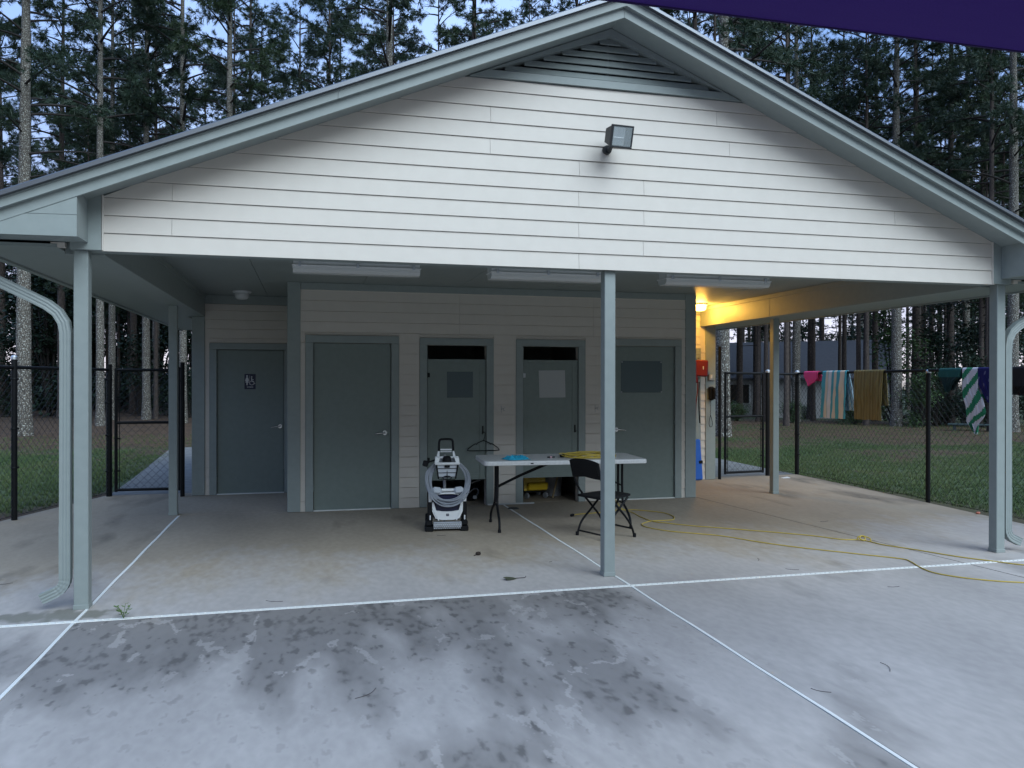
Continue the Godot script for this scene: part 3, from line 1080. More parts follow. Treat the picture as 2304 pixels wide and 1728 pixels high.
func walls(h: Node) -> void:
	# front wall of the block between the recesses, open at the two stalls
	var w := MB.new()
	for q in [[-2.60, -2.335, 0.0, CEIL], [-1.380, -0.932, 0.0, CEIL], [-0.160, 0.329, 0.0, CEIL], [1.096, 1.570, 0.0, CEIL], [2.493, 2.76, 0.0, CEIL]]:
		w.box(Vector3(q[0], q[2], WZ - 0.11), Vector3(q[1], q[3], WZ))
	for q in [[-2.335, -1.380, 2.075], [-0.932, -0.160, 2.062], [0.329, 1.096, 2.062], [1.570, 2.493, 2.085]]:
		w.box(Vector3(q[0] + 0.0005, q[2], WZ - 0.11), Vector3(q[1] - 0.0005, CEIL, WZ - 0.001))
	var fw := part("front_wall", w, M.siding, h)
	courses(fw, [[-2.487, -2.432], [-1.284, -1.029], [-0.064, 0.232], [1.193, 1.473], [2.590, 2.642]], [[[-2.487, -0.515], [-0.513, 1.30], [1.302, 2.642]], [[-2.431, -1.285], [-1.028, -0.065], [0.233, 1.192], [1.474, 2.589]]], 2.178, 2.722, WZ + 0.002)
	var tt := MB.new()
	tt.box(Vector3(-2.482, 2.722, WZ - 0.02), Vector3(2.640, CEIL - 0.001, WZ + 0.026), 0.003)
	part("frieze_board", tt, M.trim, fw)
	for q in [[-2.640, -2.486], [2.642, 2.800]]:
		var c := MB.new()
		c.box(Vector3(q[0], 0.003, WZ - 0.16), Vector3(q[1], CEIL - 0.001, WZ + 0.028), 0.003)
		part("corner_board", c, M.trim, fw)
	# sides of the block
	for q in [[-2.634, -2.60], [2.762, 2.795]]:
		var s := MB.new()
		s.box(Vector3(q[0], 0.0, RZ), Vector3(q[1], CEIL, WZ - 0.112))
		part("side_wall", s, M.siding, h)
	# partitions and back of the changing stalls
	for x in [-1.16, 0.085, 1.33]:
		var p := MB.new()
		p.box(Vector3(x - 0.05, 0.0, RZ), Vector3(x + 0.05, CEIL, WZ - 0.112))
		part("partition", p, M.trim, h)
	var bw := MB.new()
	bw.box(Vector3(-2.599, 0.0, RZ - 0.1), Vector3(2.761, CEIL, RZ - 0.001))
	part("stall_back_wall", bw, M.trim, h)
	# enclosed rooms behind
	for q in [[-3.96, -3.90], [3.90, 4.06]]:
		var s := MB.new()
		s.box(Vector3(q[0], 0.0, -9.0), Vector3(q[1], 2.52, RZ - 0.02))
		part("side_wall", s, M.siding, h)
	var rear := MB.new()
	rear.box(Vector3(-3.95, 0.0, -9.1), Vector3(4.05, 2.50, -9.001))
	part("rear_wall", rear, M.siding, h)
	# doors of the block
	solid_door(h, "store_door", -2.333, -1.382, 2.076, WZ, -1.462, -1.0, true)
	stall_door(h, -0.930, -0.160, M.black)
	stall_door(h, 0.331, 1.094, M.steel)
	solid_door(h, "store_door", 1.572, 2.491, 2.087, WZ, 1.640, 1.0, false)
	# recessed walls with the restroom doors
	var rl := MB.new()
	rl.box(Vector3(-3.95, 0.0, RZ - 0.11), Vector3(-3.647, CEIL, RZ))
	rl.box(Vector3(-3.6465, 2.046, RZ - 0.11), Vector3(-2.641, CEIL, RZ - 0.001))
	rl.box(Vector3(-2.73, 0.0, RZ - 0.11), Vector3(-2.6345, 2.045, RZ - 0.001))
	var wl := part("recess_wall", rl, M.siding, h)
	courses(wl, [[-3.798, -3.742]], [[[-3.798, -2.640]], [[-3.741, -2.640]]], 2.142, 2.684, RZ + 0.002)
	var rr := MB.new()
	rr.box(Vector3(3.712, 0.0, RZ - 0.11), Vector3(4.05, CEIL, RZ))
	rr.box(Vector3(2.80, 2.046, RZ - 0.11), Vector3(3.7115, CEIL, RZ - 0.001))
	rr.box(Vector3(2.796, 0.0, RZ - 0.11), Vector3(2.87, 2.045, RZ - 0.001))
	var wr := part("recess_wall", rr, M.siding, h)
	courses(wr, [[3.812, 3.890]], [[[2.80, 3.798]], [[2.80, 3.811]]], 2.142, 2.684, RZ + 0.002)
	for q in [[-3.798, -2.640, wl], [2.80, 3.798, wr]]:
		var f := MB.new()
		f.box(Vector3(q[0], 2.686, RZ - 0.01), Vector3(q[1], CEIL - 0.001, RZ + 0.026), 0.003)
		part("frieze_board", f, M.trim, q[2])
	for q in [[-3.970, -3.800, wl], [3.892, 4.068, wr]]:
		var c := MB.new()
		c.box(Vector3(q[0], 0.003, RZ - 0.2), Vector3(q[1], 2.498, RZ + 0.030), 0.003)
		part("corner_board", c, M.trim, q[2])
	solid_door(h, "restroom_door", -3.645, -2.731, 2.046, RZ, -2.790, -1.0, true)
	solid_door(h, "restroom_door", 2.871, 3.710, 2.046, RZ, 2.95, 1.0, false)

func spout_ring() -> PackedVector2Array:
	# ribbed rectangular section
	var p := PackedVector2Array()
	var hx := 0.037
	var hy := 0.030
	for side in 4:
		var n := 7
		for k in n:
			var t := -1.0 + 2.0 * k / n
			var rib := 0.0 if k % 2 == 0 else -0.0035
			match side:
				0: p.append(Vector2(hx * t, hy + rib))
				1: p.append(Vector2(hx + rib, -hy * t))
				2: p.append(Vector2(-hx * t, -hy - rib))
				3: p.append(Vector2(-hx - rib, hy * t))
	return p

func downspouts(h: Node) -> void:
	for s: float in [-1.0, 1.0]:
		var z := -0.03
		var d := pivot("downspout", h)
		var ring := spout_ring()
		var x0 := 4.032
		var up := MB.new()
		up.sweep([Vector3(s * 4.68, 2.53, z), Vector3(s * 4.675, 2.44, z), Vector3(s * 4.64, 2.385, z), Vector3(s * 4.57, 2.345, z), Vector3(s * 4.24, 2.180, z), Vector3(s * 4.15, 2.132, z), Vector3(s * 4.085, 2.080, z), Vector3(s * (x0 + 0.012), 2.01, z), Vector3(s * x0, 1.94, z), Vector3(s * x0, 1.88, z)], ring, [1, 1, 1, 1, 1, 1.02, 1.0, 1.02, 1.0, 1.0], false, true, Vector3.BACK)
		part("upper_elbow", up, M.trim, d)
		var mid := MB.new()
		mid.sweep([Vector3(s * x0, 1.90, z), Vector3(s * (x0 + 0.004), 0.56, z)], ring, [0.96, 0.96], false, true, Vector3.BACK)
		part("pipe", mid, M.trim, d)
		var low := MB.new()
		var pts := [Vector3(s * (x0 + 0.004), 0.60, z), Vector3(s * (x0 + 0.004), 0.215, z)]
		var sc := [1.0, 1.0]
		for k in 8:
			var a := deg_to_rad(64.0) * (k + 1) / 8.0
			pts.append(Vector3(s * (x0 + 0.004 + 0.105 * (1.0 - cos(a))), 0.215 - 0.105 * sin(a), z))
			sc.append(1.0 if k % 2 else 0.93)
		var e: Vector3 = pts[pts.size() - 1]
		pts.append(e + Vector3(s * 0.092, -0.042, 0))
		sc.append(1.0)
		low.sweep(pts, ring, sc, false, true, Vector3.BACK)
		part("lower_elbow", low, M.trim, d)

func build_fixtures() -> void:
	var near := ["white fluorescent ceiling fixture above the pool cleaner", "white fluorescent ceiling fixture above the folding table", "white fluorescent ceiling fixture catching the lit lamp's glow"]
	var spans := [[-2.54, -1.31], [-0.61, 0.60], [1.30, 2.56]]
	for i in 3:
		var xm: float = (spans[i][0] + spans[i][1]) * 0.5
		var L: float = spans[i][1] - spans[i][0]
		var t := thing("ceiling_light", near[i], "ceiling light", Vector3(xm, CEIL, -1.79), 0.0, "fluorescent fixtures under the porch")
		var a := MB.new()
		a.box(Vector3(-L / 2 + 0.012, -0.098, -0.105), Vector3(L / 2 - 0.012, -0.0005, 0.105), 0.006)
		part("housing", a, M.white, t)
		var f := MB.new()
		f.box(Vector3(-L / 2, -0.110, -0.122), Vector3(L / 2, -0.0985, 0.122), 0.003)
		part("flange", f, M.white, t)
		var l := MB.new()
		l.prism(PackedVector2Array([Vector2(-0.112, -0.1105), Vector2(0.112, -0.1105), Vector2(0.104, -0.145), Vector2(0.07, -0.168), Vector2(-0.07, -0.168), Vector2(-0.104, -0.145)]), -L / 2 + 0.01, L / 2 - 0.01)
		var lo := part("lens", l, M.lens, t)
		lo.rotation.y = PI / 2
		for x in [-L * 0.44, 0.0, L * 0.44]:
			var c := MB.new()
			c.box(Vector3(x - 0.012, -0.120, 0.108), Vector3(x + 0.012, -0.072, 0.128), 0.003)
			part("clip", c, M.palegrey, t)
	# floodlight on the gable
	var fl := thing("floodlight", "dark bronze box floodlight with glass face on the gable", "floodlight", Vector3(-0.015, 3.50, 0.062))
	var pl := MB.new()
	pl.lathe([Vector2(0, 0.03), Vector2(0.034, 0.028), Vector2(0.038, 0.0)], 20, Transform3D(Basis(Vector3.RIGHT, PI / 2), Vector3(-0.02, -0.02, 0)))
	part("wall_plate", pl, M.bronze, fl)
	var arm := MB.new()
	arm.tube([Vector3(-0.02, -0.02, 0.02), Vector3(-0.02, -0.035, 0.07), Vector3(-0.02, -0.01, 0.12)], 0.016, 8)
	part("swivel_arm", arm, M.bronze, fl)
	var hd := pivot("head", fl)
	hd.position = Vector3(0, 0.035, 0.20)
	hd.rotation = Vector3(0.30, 0.16, 0.03)
	hd.scale = Vector3.ONE * 0.84
	var bx := MB.new()
	# tapered housing: narrow at the back, open at the front
	bx.hexa([Vector3(-0.085, -0.062, -0.10), Vector3(0.085, -0.062, -0.10), Vector3(0.108, -0.094, 0.055), Vector3(-0.108, -0.094, 0.055), Vector3(-0.085, 0.062, -0.10), Vector3(0.085, 0.062, -0.10), Vector3(0.108, 0.094, 0.055), Vector3(-0.108, 0.094, 0.055)])
	part("housing", bx, M.bronze, hd)
	var rim := MB.new()
	for q in [[-0.116, 0.116, 0.086, 0.102], [-0.116, 0.116, -0.102, -0.086], [-0.116, -0.098, -0.0855, 0.0855], [0.098, 0.116, -0.0855, 0.0855]]:
		rim.box(Vector3(q[0], q[2], 0.050), Vector3(q[1], q[3], 0.078), 0.003)
	part("door_frame", rim, M.bronze, hd)
	var refl := MB.new()
	refl.hexa([Vector3(-0.06, -0.05, 0.0565), Vector3(0.03, -0.05, 0.0565), Vector3(0.03, -0.08, 0.066), Vector3(-0.09, -0.08, 0.066), Vector3(-0.06, 0.05, 0.0565), Vector3(0.03, 0.05, 0.0565), Vector3(0.03, 0.08, 0.066), Vector3(-0.09, 0.08, 0.066)])
	part("reflector", refl, M.steel, hd)
	var tb := MB.new()
	tb.tube([Vector3(-0.085, -0.012, 0.069), Vector3(0.02, -0.012, 0.069)], 0.005, 8)
	part("lamp_tube", tb, M.white, hd)
	var gl := MB.new()
	gl.box(Vector3(-0.098, -0.086, 0.0745), Vector3(0.098, 0.086, 0.0765))
	part("glass", gl, M.glass, hd)
	for x in [0.0, 0.03]:
		var sc := MB.new()
		sc.lathe([Vector2(0, 0.006), Vector2(0.006, 0.004), Vector2(0.007, 0)], 8, Transform3D(Basis(), Vector3(x, 0.088, 0.02 - x * 0.5)))
		part("screw", sc, M.white, hd)
	# two drum lamps: one dark, one lit
	for q in [[Vector3(-3.262, CEIL, -5.17), false], [Vector3(3.50, CEIL, -5.17), true]]:
		var t := thing("porch_lamp", "lit amber drum lamp on the porch ceiling" if q[1] else "unlit pale drum lamp on the ceiling by the restroom sign door", "lamp", q[0])
		var b := MB.new()
		b.lathe([Vector2(0, -0.022), Vector2(0.115, -0.022), Vector2(0.122, -0.012), Vector2(0.122, 0.0)], 28)
		part("base_ring", b, M.white, t)
		var d := MB.new()
		d.lathe([Vector2(0.092, -0.0225), Vector2(0.098, -0.050), Vector2(0.090, -0.085), Vector2(0.066, -0.105), Vector2(0.0, -0.114)], 28)
		part("lamp_shade", d, M.glow if q[1] else M.lens, t)
		if q[1]:
			var l := OmniLight3D.new()
			l.name = "lamp_light"
			l.light_color = Color(1.0, 0.74, 0.30)
			l.light_energy = 0.55
			l.light_size = 0.09
			l.omni_range = 12.0
			l.omni_attenuation = 2.0
			l.shadow_enabled = true
			l.position = Vector3(0, -0.07, 0)
			t.add_child(l)
	# papers and signs
	var sg := thing("restroom_sign", "navy restroom sign with woman and wheelchair symbols", "sign", Vector3(-3.199, 1.594, RZ - 0.0095))
	var p := MB.new()
	p.bev(Vector3(0, 0, 0.002), Vector3(0.152, 0.215, 0.004), 0.0015, Basis())
	part("plate", p, M.navy, sg)
	var wm := MB.new()
	wm.lathe([Vector2(0, 0.0022), Vector2(0.0125, 0.0018), Vector2(0.0125, 0)], 16, Transform3D(Basis(Vector3.RIGHT, PI / 2), Vector3(-0.040, 0.078, 0.0045)))
	wm.prism(PackedVector2Array([Vector2(-0.052, 0.060), Vector2(-0.028, 0.060), Vector2(-0.012, 0.008), Vector2(-0.021, 0.006), Vector2(-0.030, 0.032), Vector2(-0.018, -0.016), Vector2(-0.031, -0.016), Vector2(-0.031, -0.052), Vector2(-0.049, -0.052), Vector2(-0.049, -0.016), Vector2(-0.062, -0.016), Vector2(-0.050, 0.032), Vector2(-0.059, 0.006), Vector2(-0.068, 0.008)]), 0.0045, 0.0062)
	part("woman_symbol", wm, M.signwhite, sg)
	var wc := MB.new()
	wc.lathe([Vector2(0, 0.0022), Vector2(0.009, 0.0018), Vector2(0.009, 0)], 14, Transform3D(Basis(Vector3.RIGHT, PI / 2), Vector3(0.022, 0.066, 0.0045)))
	wc.prism(PackedVector2Array([Vector2(0.016, 0.054), Vector2(0.027, 0.054), Vector2(0.029, 0.030), Vector2(0.050, 0.030), Vector2(0.050, 0.022), Vector2(0.030, 0.022), Vector2(0.031, 0.006), Vector2(0.052, 0.006), Vector2(0.062, -0.026), Vector2(0.068, -0.022), Vector2(0.072, -0.030), Vector2(0.058, -0.036), Vector2(0.046, -0.004), Vector2(0.020, -0.004)]), 0.0045, 0.0062)
	var arc := []
	for k in 15:
		var a := deg_to_rad(120.0 + 240.0 * k / 14.0)
		arc.append(Vector3(0.024 + 0.030 * cos(a), -0.018 + 0.030 * sin(a), 0.0055))
	wc.tube(arc, 0.0042, 6)
	part("wheelchair_symbol", wc, M.signwhite, sg)
	var sep := MB.new()
	sep.box(Vector3(-0.006, -0.048, 0.0042), Vector3(-0.0025, 0.084, 0.0056))
	part("divider", sep, M.signwhite, sg)
	var tm := TextMesh.new()
	var sf := SystemFont.new()
	sf.font_names = PackedStringArray(["Droid Sans"])
	sf.font_weight = 700
	tm.font = sf
	tm.text = "WOMEN"
	tm.font_size = 32
	tm.pixel_size = 0.00068
	tm.depth = 0.0015
	var to := pmesh("lettering", tm, M.signwhite, sg)
	to.position = Vector3(0, -0.078, 0.005)
	var pa := MB.new()
	var cs := [Vector3(0.549, 1.745, 0), Vector3(0.911, 1.750, 0), Vector3(0.919, 1.391, 0), Vector3(0.560, 1.387, 0)]
	pa.hexa([cs[3] + Vector3(0, 0, 0.001), cs[2] + Vector3(0, 0, 0.003), cs[2] + Vector3(0, 0, 0.006), cs[3] + Vector3(0, 0, 0.004), cs[0] + Vector3(0, 0, 0.001), cs[1] + Vector3(0, 0, 0.001), cs[1] + Vector3(0, 0, 0.004), cs[0] + Vector3(0, 0, 0.004)])
	var po := part("notice_sheet", pa, M.paper, self)
	po.position.z = WZ - 0.0118
	tag(po, "blank pale square notice on the stall door behind the table", "notice")
	var pb := MB.new()
	pb.box(Vector3(-0.671, 1.393, WZ - 0.0115), Vector3(-0.334, 1.725, WZ - 0.0085), 0.001)
	tag(part("notice_board", pb, M.fade, self), "dark faded square notice on the stall door with the hanger", "notice")
	var pc := thing("notice_board", "wide dark faded notice on the right-hand store door with lever handle", "notice", Vector3(2.006, 1.667, WZ - 0.0095))
	var pd := MB.new()
	pd.box(Vector3(-0.300, -0.215, 0.0), Vector3(0.300, 0.215, 0.003), 0.001)
	part("sheet", pd, M.fade, pc)
	for q in [[-0.292, -0.207], [0.292, -0.207], [0.286, 0.200], [-0.286, 0.200]]:
		var sc := MB.new()
		sc.lathe([Vector2(0, 0.005), Vector2(0.010, 0.003), Vector2(0.012, 0)], 10, Transform3D(Basis(Vector3.RIGHT, PI / 2), Vector3(q[0], q[1], 0.003)))
		part("corner_clip", sc, M.grey, pc)
	# small house-number style marks screwed to the siding beside each stall
	for x in [0.060, 1.350]:
		var hk := MB.new()
		hk.tube([Vector3(x - 0.022, 1.285, WZ + 0.016), Vector3(x - 0.022, 1.19, WZ + 0.016)], 0.003, 6)
		hk.tube(bez(Vector3(x - 0.022, 1.24, WZ + 0.016), Vector3(x + 0.01, 1.255, WZ + 0.030), Vector3(x + 0.03, 1.262, WZ + 0.016), 5), 0.003, 6)
		hk.tube(bez(Vector3(x + 0.004, 1.255, WZ + 0.02), Vector3(x + 0.0, 1.215, WZ + 0.04), Vector3(x + 0.028, 1.222, WZ + 0.016), 5), 0.003, 6)
		tag(part("wall_hook", hk, M.grey, self), "thin bent wire hook on the siding beside a stall door", "hook", "wire hooks beside the stall doors")

func fence_post(parent: Node, at: Vector3, top: float, r: float, capped: bool, cm: Material) -> void:
	var b := MB.new()
	b.tube([at - Vector3(0, 0.06, 0), Vector3(at.x, top, at.z)], r, 14)
	var o := part("post", b, M.blackmetal, parent)
	if capped:
		var c := MB.new()
		c.lathe([Vector2(0, 0.040), Vector2(r * 0.7, 0.032), Vector2(r * 1.12, 0.012), Vector2(r * 1.18, -0.015)], 14, Transform3D(Basis(), Vector3(at.x, top, at.z)))
		part("cap", c, cm, o)

func rail(parent: Node, called: String, a: Vector3, b: Vector3, r := 0.021) -> void:
	var m := MB.new()
	m.tube([a, b], r, 10)
	part(called, m, M.blackmetal, parent)

# woven diamonds: each wire is one zigzag from bottom to top
func mesh_panel(parent: Node, a: Vector3, b: Vector3, y0: float, y1: float) -> void:
	var d := (b - a)
	d.y = 0
	var L := d.length()
	d /= L
	var nrm := d.cross(Vector3.UP)
	var m := MB.new()
	var p := 0.0525
	var r := 0.0021
	var cnt := int(L / p)
	var ring := [Vector2(1, 0), Vector2(-0.5, 0.87), Vector2(-0.5, -0.87)]
	for k in cnt + 1:
		var s := p * k + (L - cnt * p) * 0.5
		var y := y0
		var j := 0
		while y < y1 - 0.01:
			var s0 := s + (p * 0.5 if (j + k) % 2 else -p * 0.5) * 0.98
			var s1 := s + (-p * 0.5 if (j + k) % 2 else p * 0.5) * 0.98
			var q0 := a + d * clampf(s0, 0, L)
			var q1 := a + d * clampf(s1, 0, L)
			q0.y = y
			q1.y = minf(y + p, y1)
			var off := nrm * (0.0022 if j % 2 else -0.0022)
			var t := (q1 - q0).normalized()
			var u := nrm
			var w := t.cross(u)
			for i in 3:
				var c0: Vector2 = ring[i]
				var c1: Vector2 = ring[(i + 1) % 3]
				m.quad(q0 + off + (u * c0.x + w * c0.y) * r, q1 + off + (u * c0.x + w * c0.y) * r, q1 + off + (u * c1.x + w * c1.y) * r, q0 + off + (u * c1.x + w * c1.y) * r, u * (c0.x + c1.x) + w * (c0.y + c1.y))
			y += p
			j += 1
	var o := part("wire_mesh", m, M.chain, parent)
	o.set_meta("kind", "stuff")

func bands(parent: Node, at: Vector3, ys: Array, dir: Vector3, r: float) -> void:
	for y in ys:
		var b := MB.new()
		b.lathe([Vector2(r + 0.003, -0.012), Vector2(r + 0.006, 0.0), Vector2(r + 0.003, 0.012)], 12, Transform3D(Basis(), Vector3(at.x, y, at.z)))
		b.bev(Vector3(at.x, y, at.z) + dir * (r + 0.02), Vector3(0.035, 0.02, 0.02), 0.003, Basis())
		part("tension_band", b, M.blackmetal, parent)

func gate(label: String, a: Vector3, b: Vector3, top: float, mid: float) -> void:
	var g := thing("fence_gate", label, "gate", (a + b) * 0.5)
	var o := (a + b) * 0.5
	var p := a - o
	var q := b - o
	for e in [p, q]:
		var m := MB.new()
		m.tube([Vector3(e.x, 0.06, e.z), Vector3(e.x, top, e.z)], 0.021, 10)
		part("stile", m, M.blackmetal, g)
	for y in [0.085, mid, top - 0.021]:
		rail(g, "cross_rail", Vector3(p.x, y, p.z), Vector3(q.x, y, q.z), 0.020)
	mesh_panel(g, p, q, 0.09, top - 0.03)
	var e := MB.new()
	var dir := (q - p).normalized()
	for s in [[p, 1.0], [q, -1.0]]:
		var c: Vector3 = s[0]
		e.tube([Vector3(c.x, 0.1, c.z) + dir * 0.045 * s[1], Vector3(c.x, top - 0.05, c.z) + dir * 0.045 * s[1]], 0.005, 6)
	part("tension_bar", e, M.blackmetal, g)
	for y in [0.35, 0.80, 1.35]:
		for s in [[p, 1.0], [q, -1.0]]:
			var c: Vector3 = s[0]
			bands(g, c, [y], dir * s[1], 0.021)

func build_fences() -> void:
	# left run, from the gate post forward
	var A := Vector3(-5.075, 0, -5.95)
	var B := Vector3(-5.668, 0, -4.131)
	var dirv := (B - A).normalized()
	var C := B + dirv * 2.4
	var f := thing("chain_link_fence", "black chain link fence beside the gate near the restroom sign door", "fence")
	fence_post(f, A, 1.83, 0.038, false, M.blackmetal)
	fence_post(f, B, 1.86, 0.032, true, M.galv)
	fence_post(f, C, 1.86, 0.032, true, M.galv)
	rail(f, "top_rail", Vector3(A.x, 1.755, A.z), Vector3(B.x, 1.755, B.z))
	rail(f, "top_rail", Vector3(B.x, 1.755, B.z), Vector3(C.x, 1.755, C.z))
	mesh_panel(f, A + dirv * 0.03, B - dirv * 0.03, 0.04, 1.765)
	mesh_panel(f, B + dirv * 0.03, C - dirv * 0.03, 0.04, 1.765)
	var tw := MB.new()
	tw.tube([A + Vector3(0, 0.05, 0), B + Vector3(0, 0.05, 0), C + Vector3(0, 0.05, 0)], 0.003, 6)
	part("tension_wire", tw, M.blackmetal, f)
	bands(f, A, [0.35, 0.85, 1.3, 1.62], dirv, 0.038)
	bands(f, B, [0.6, 1.05, 1.62], -dirv, 0.032)
	var lp := thing("latch_post", "slim black gate post against the sage corner board by the restroom sign door", "post", Vector3(-4.088, 0, -5.70))
	fence_post(lp, Vector3(0, 0, 0), 1.86, 0.030, false, M.blackmetal)
	var lt := MB.new()
	lt.tube([Vector3(-0.075, 1.42, 0.01), Vector3(-0.075, 1.92, 0.01)], 0.010, 8)
	lt.bev(Vector3(-0.075, 1.45, 0.012), Vector3(0.035, 0.10, 0.035), 0.006, Basis())
	lt.bev(Vector3(-0.045, 1.60, 0.01), Vector3(0.07, 0.02, 0.02), 0.004, Basis())
	lt.bev(Vector3(-0.045, 1.78, 0.01), Vector3(0.07, 0.02, 0.02), 0.004, Basis())
	part("magnetic_latch", lt, M.black, lp)
	gate("black chain link gate between the left fence and the restroom sign wall", Vector3(-4.985, 0, -5.94), Vector3(-4.155, 0, -5.90), 1.775, 1.02)
	# right run with the towels
	var R1 := Vector3(5.812, 0, -6.065)
	var R2 := Vector3(5.611, 0, -2.799)
	var dr := (R2 - R1).normalized()
	var R3 := R2 + dr * 3.2
	var g := thing("chain_link_fence", "black chain link fence hung with wet towels beside the lawn", "fence")
	var R0 := Vector3(5.20, 0, -6.00)
	fence_post(g, R0, 1.775, 0.036, true, M.galv)
	fence_post(g, R1, 1.765, 0.036, true, M.galv)
	fence_post(g, R2, 1.735, 0.029, true, M.galv)
	fence_post(g, R3, 1.735, 0.029, true, M.galv)
	rail(g, "top_rail", Vector3(R0.x, 1.735, R0.z), Vector3(R1.x, 1.735, R1.z))
	rail(g, "top_rail", Vector3(R1.x, 1.745, R1.z), Vector3(R2.x, 1.755, R2.z))
	rail(g, "top_rail", Vector3(R2.x, 1.755, R2.z), Vector3(R3.x, 1.755, R3.z))
	mesh_panel(g, R0 + Vector3(0.04, 0, 0), R1 - Vector3(0.04, 0, 0), 0.04, 1.74)
	mesh_panel(g, R1 + dr * 0.035, R2 - dr * 0.03, 0.03, 1.75)
	mesh_panel(g, R2 + dr * 0.03, R3 - dr * 0.03, 0.03, 1.75)
	var t2 := MB.new()
	t2.tube([R0 + Vector3(0, 0.05, 0), R1 + Vector3(0, 0.05, 0), R2 + Vector3(0, 0.04, 0), R3 + Vector3(0, 0.04, 0)], 0.003, 6)
	part("tension_wire", t2, M.blackmetal, g)
	bands(g, R1, [0.35, 0.7, 1.2, 1.6], dr, 0.036)
	var wp := thing("latch_post", "slim black gate post against the amber-lit corner board", "post", Vector3(4.150, 0, -5.73))
	fence_post(wp, Vector3(0, 0, 0), 2.18, 0.026, false, M.blackmetal)
	gate("black chain link gate between the lit corner board and the towel fence", Vector3(4.335, 0, -5.88), Vector3(5.085, 0, -5.96), 1.765, 1.02)

# cloth: left and right outline as functions of height below the rail, colours by (u, drop)
func cloth(called: String, label: String, s0: float, lft: Array, rgt: Array, drop: float, back_drop: float, paint: Callable, wave: float, sd: int, skew := 0.0) -> void:
	var R1 := Vector3(5.812, 0, -6.065)
	var dr := (Vector3(5.611, 0, -2.799) - R1).normalized()
	var nrm := Vector3.UP.cross(dr)   # towards the porch
	if nrm.x > 0:
		nrm = -nrm
	var f := fnl(sd, 2.2, 3)
	var t := thing(called, label, "towel", R1 + dr * s0 + Vector3(0, 1.755, 0), 0.0, "swim things drying on the fence")
	var nu := 64
	var nv := 40
	var nb := 14
	var na := 5
	var front := []
	# rows from the front hem up over the rail and down the back
	for j in nv + na + nb + 1:
		var row := []
		for i in nu + 1:
			var u := float(i) / nu
			var d: float
			var y: float
			var o: float
			if j <= nv:
				d = drop * (1.0 - float(j) / nv)
				y = -d
				o = 0.027
			elif j <= nv + na:
				var a := PI * float(j - nv) / na
				d = 0.0
				y = 0.027 * sin(a)
				o = 0.027 * cos(a)
			else:
				d = back_drop * float(j - nv - na) / nb
				y = -d
				o = -0.027
			var l := outline(lft, d)
			var r := outline(rgt, d)
			var s := lerpf(l, r, u) + (skew * d if o < 0 else 0.0)
			var amp := wave * clampf(d * 4.0, 0.0, 1.0)
			var ripple := amp * (sin(u * 17.0 + sd) * 0.5 + f.get_noise_2d(u * 1.6, d * 0.7) * 1.6)
			var p := dr * s + nrm * (o + (absf(ripple) if o > 0 else -absf(ripple)) + 0.004) + Vector3(0, y + 0.010 * f.get_noise_2d(u * 2.0, 9.0) * (d / drop), 0)
			row.append([p, paint.call(u, d, o < 0)])
		front.append(row)
	var m := MB.new()
	var rows := front.size()
	var ns := []
	for j in rows:
		var rn := []
		for i in nu + 1:
			var a: Vector3 = front[mini(j + 1, rows - 1)][i][0] - front[maxi(j - 1, 0)][i][0]
			var b: Vector3 = front[j][mini(i + 1, nu)][0] - front[j][maxi(i - 1, 0)][0]
			var nn := a.cross(b).normalized()
			rn.append(nn)
		ns.append(rn)
	var th := 0.007
	var flip := 1.0
	if (ns[4][nu / 2] as Vector3).dot(nrm) < 0.0:
		flip = -1.0
	for side in [0.0, th]:
		for j in rows - 1:
			for i in nu:
				m.col = front[j][i][1]
				var order := [[j, i], [j, i + 1], [j + 1, i + 1], [j, i], [j + 1, i + 1], [j + 1, i]]
				if (flip > 0.0) != (side == 0.0):
					order.reverse()
				for k in order:
					var nn: Vector3 = ns[k[0]][k[1]] * flip
					m.put(front[k[0]][k[1]][0] - nn * side, nn if side == 0.0 else -nn)
	for j in rows - 1:
		for i in [0, nu]:
			m.col = front[j][mini(i, nu - 1)][1]
			var n0: Vector3 = ns[j][i] * flip * th
			var n1: Vector3 = ns[j + 1][i] * flip * th
			m.quad(front[j][i][0], front[j + 1][i][0], front[j + 1][i][0] - n1, front[j][i][0] - n0)
	part("cloth", m, M.cloth, t)

func outline(p: Array, d: float) -> float:
	for k in p.size() - 1:
		if d <= p[k + 1].x:
			return lerpf(p[k].y, p[k + 1].y, clampf((d - p[k].x) / maxf(p[k + 1].x - p[k].x, 1e-4), 0.0, 1.0))
	return p[p.size() - 1].y

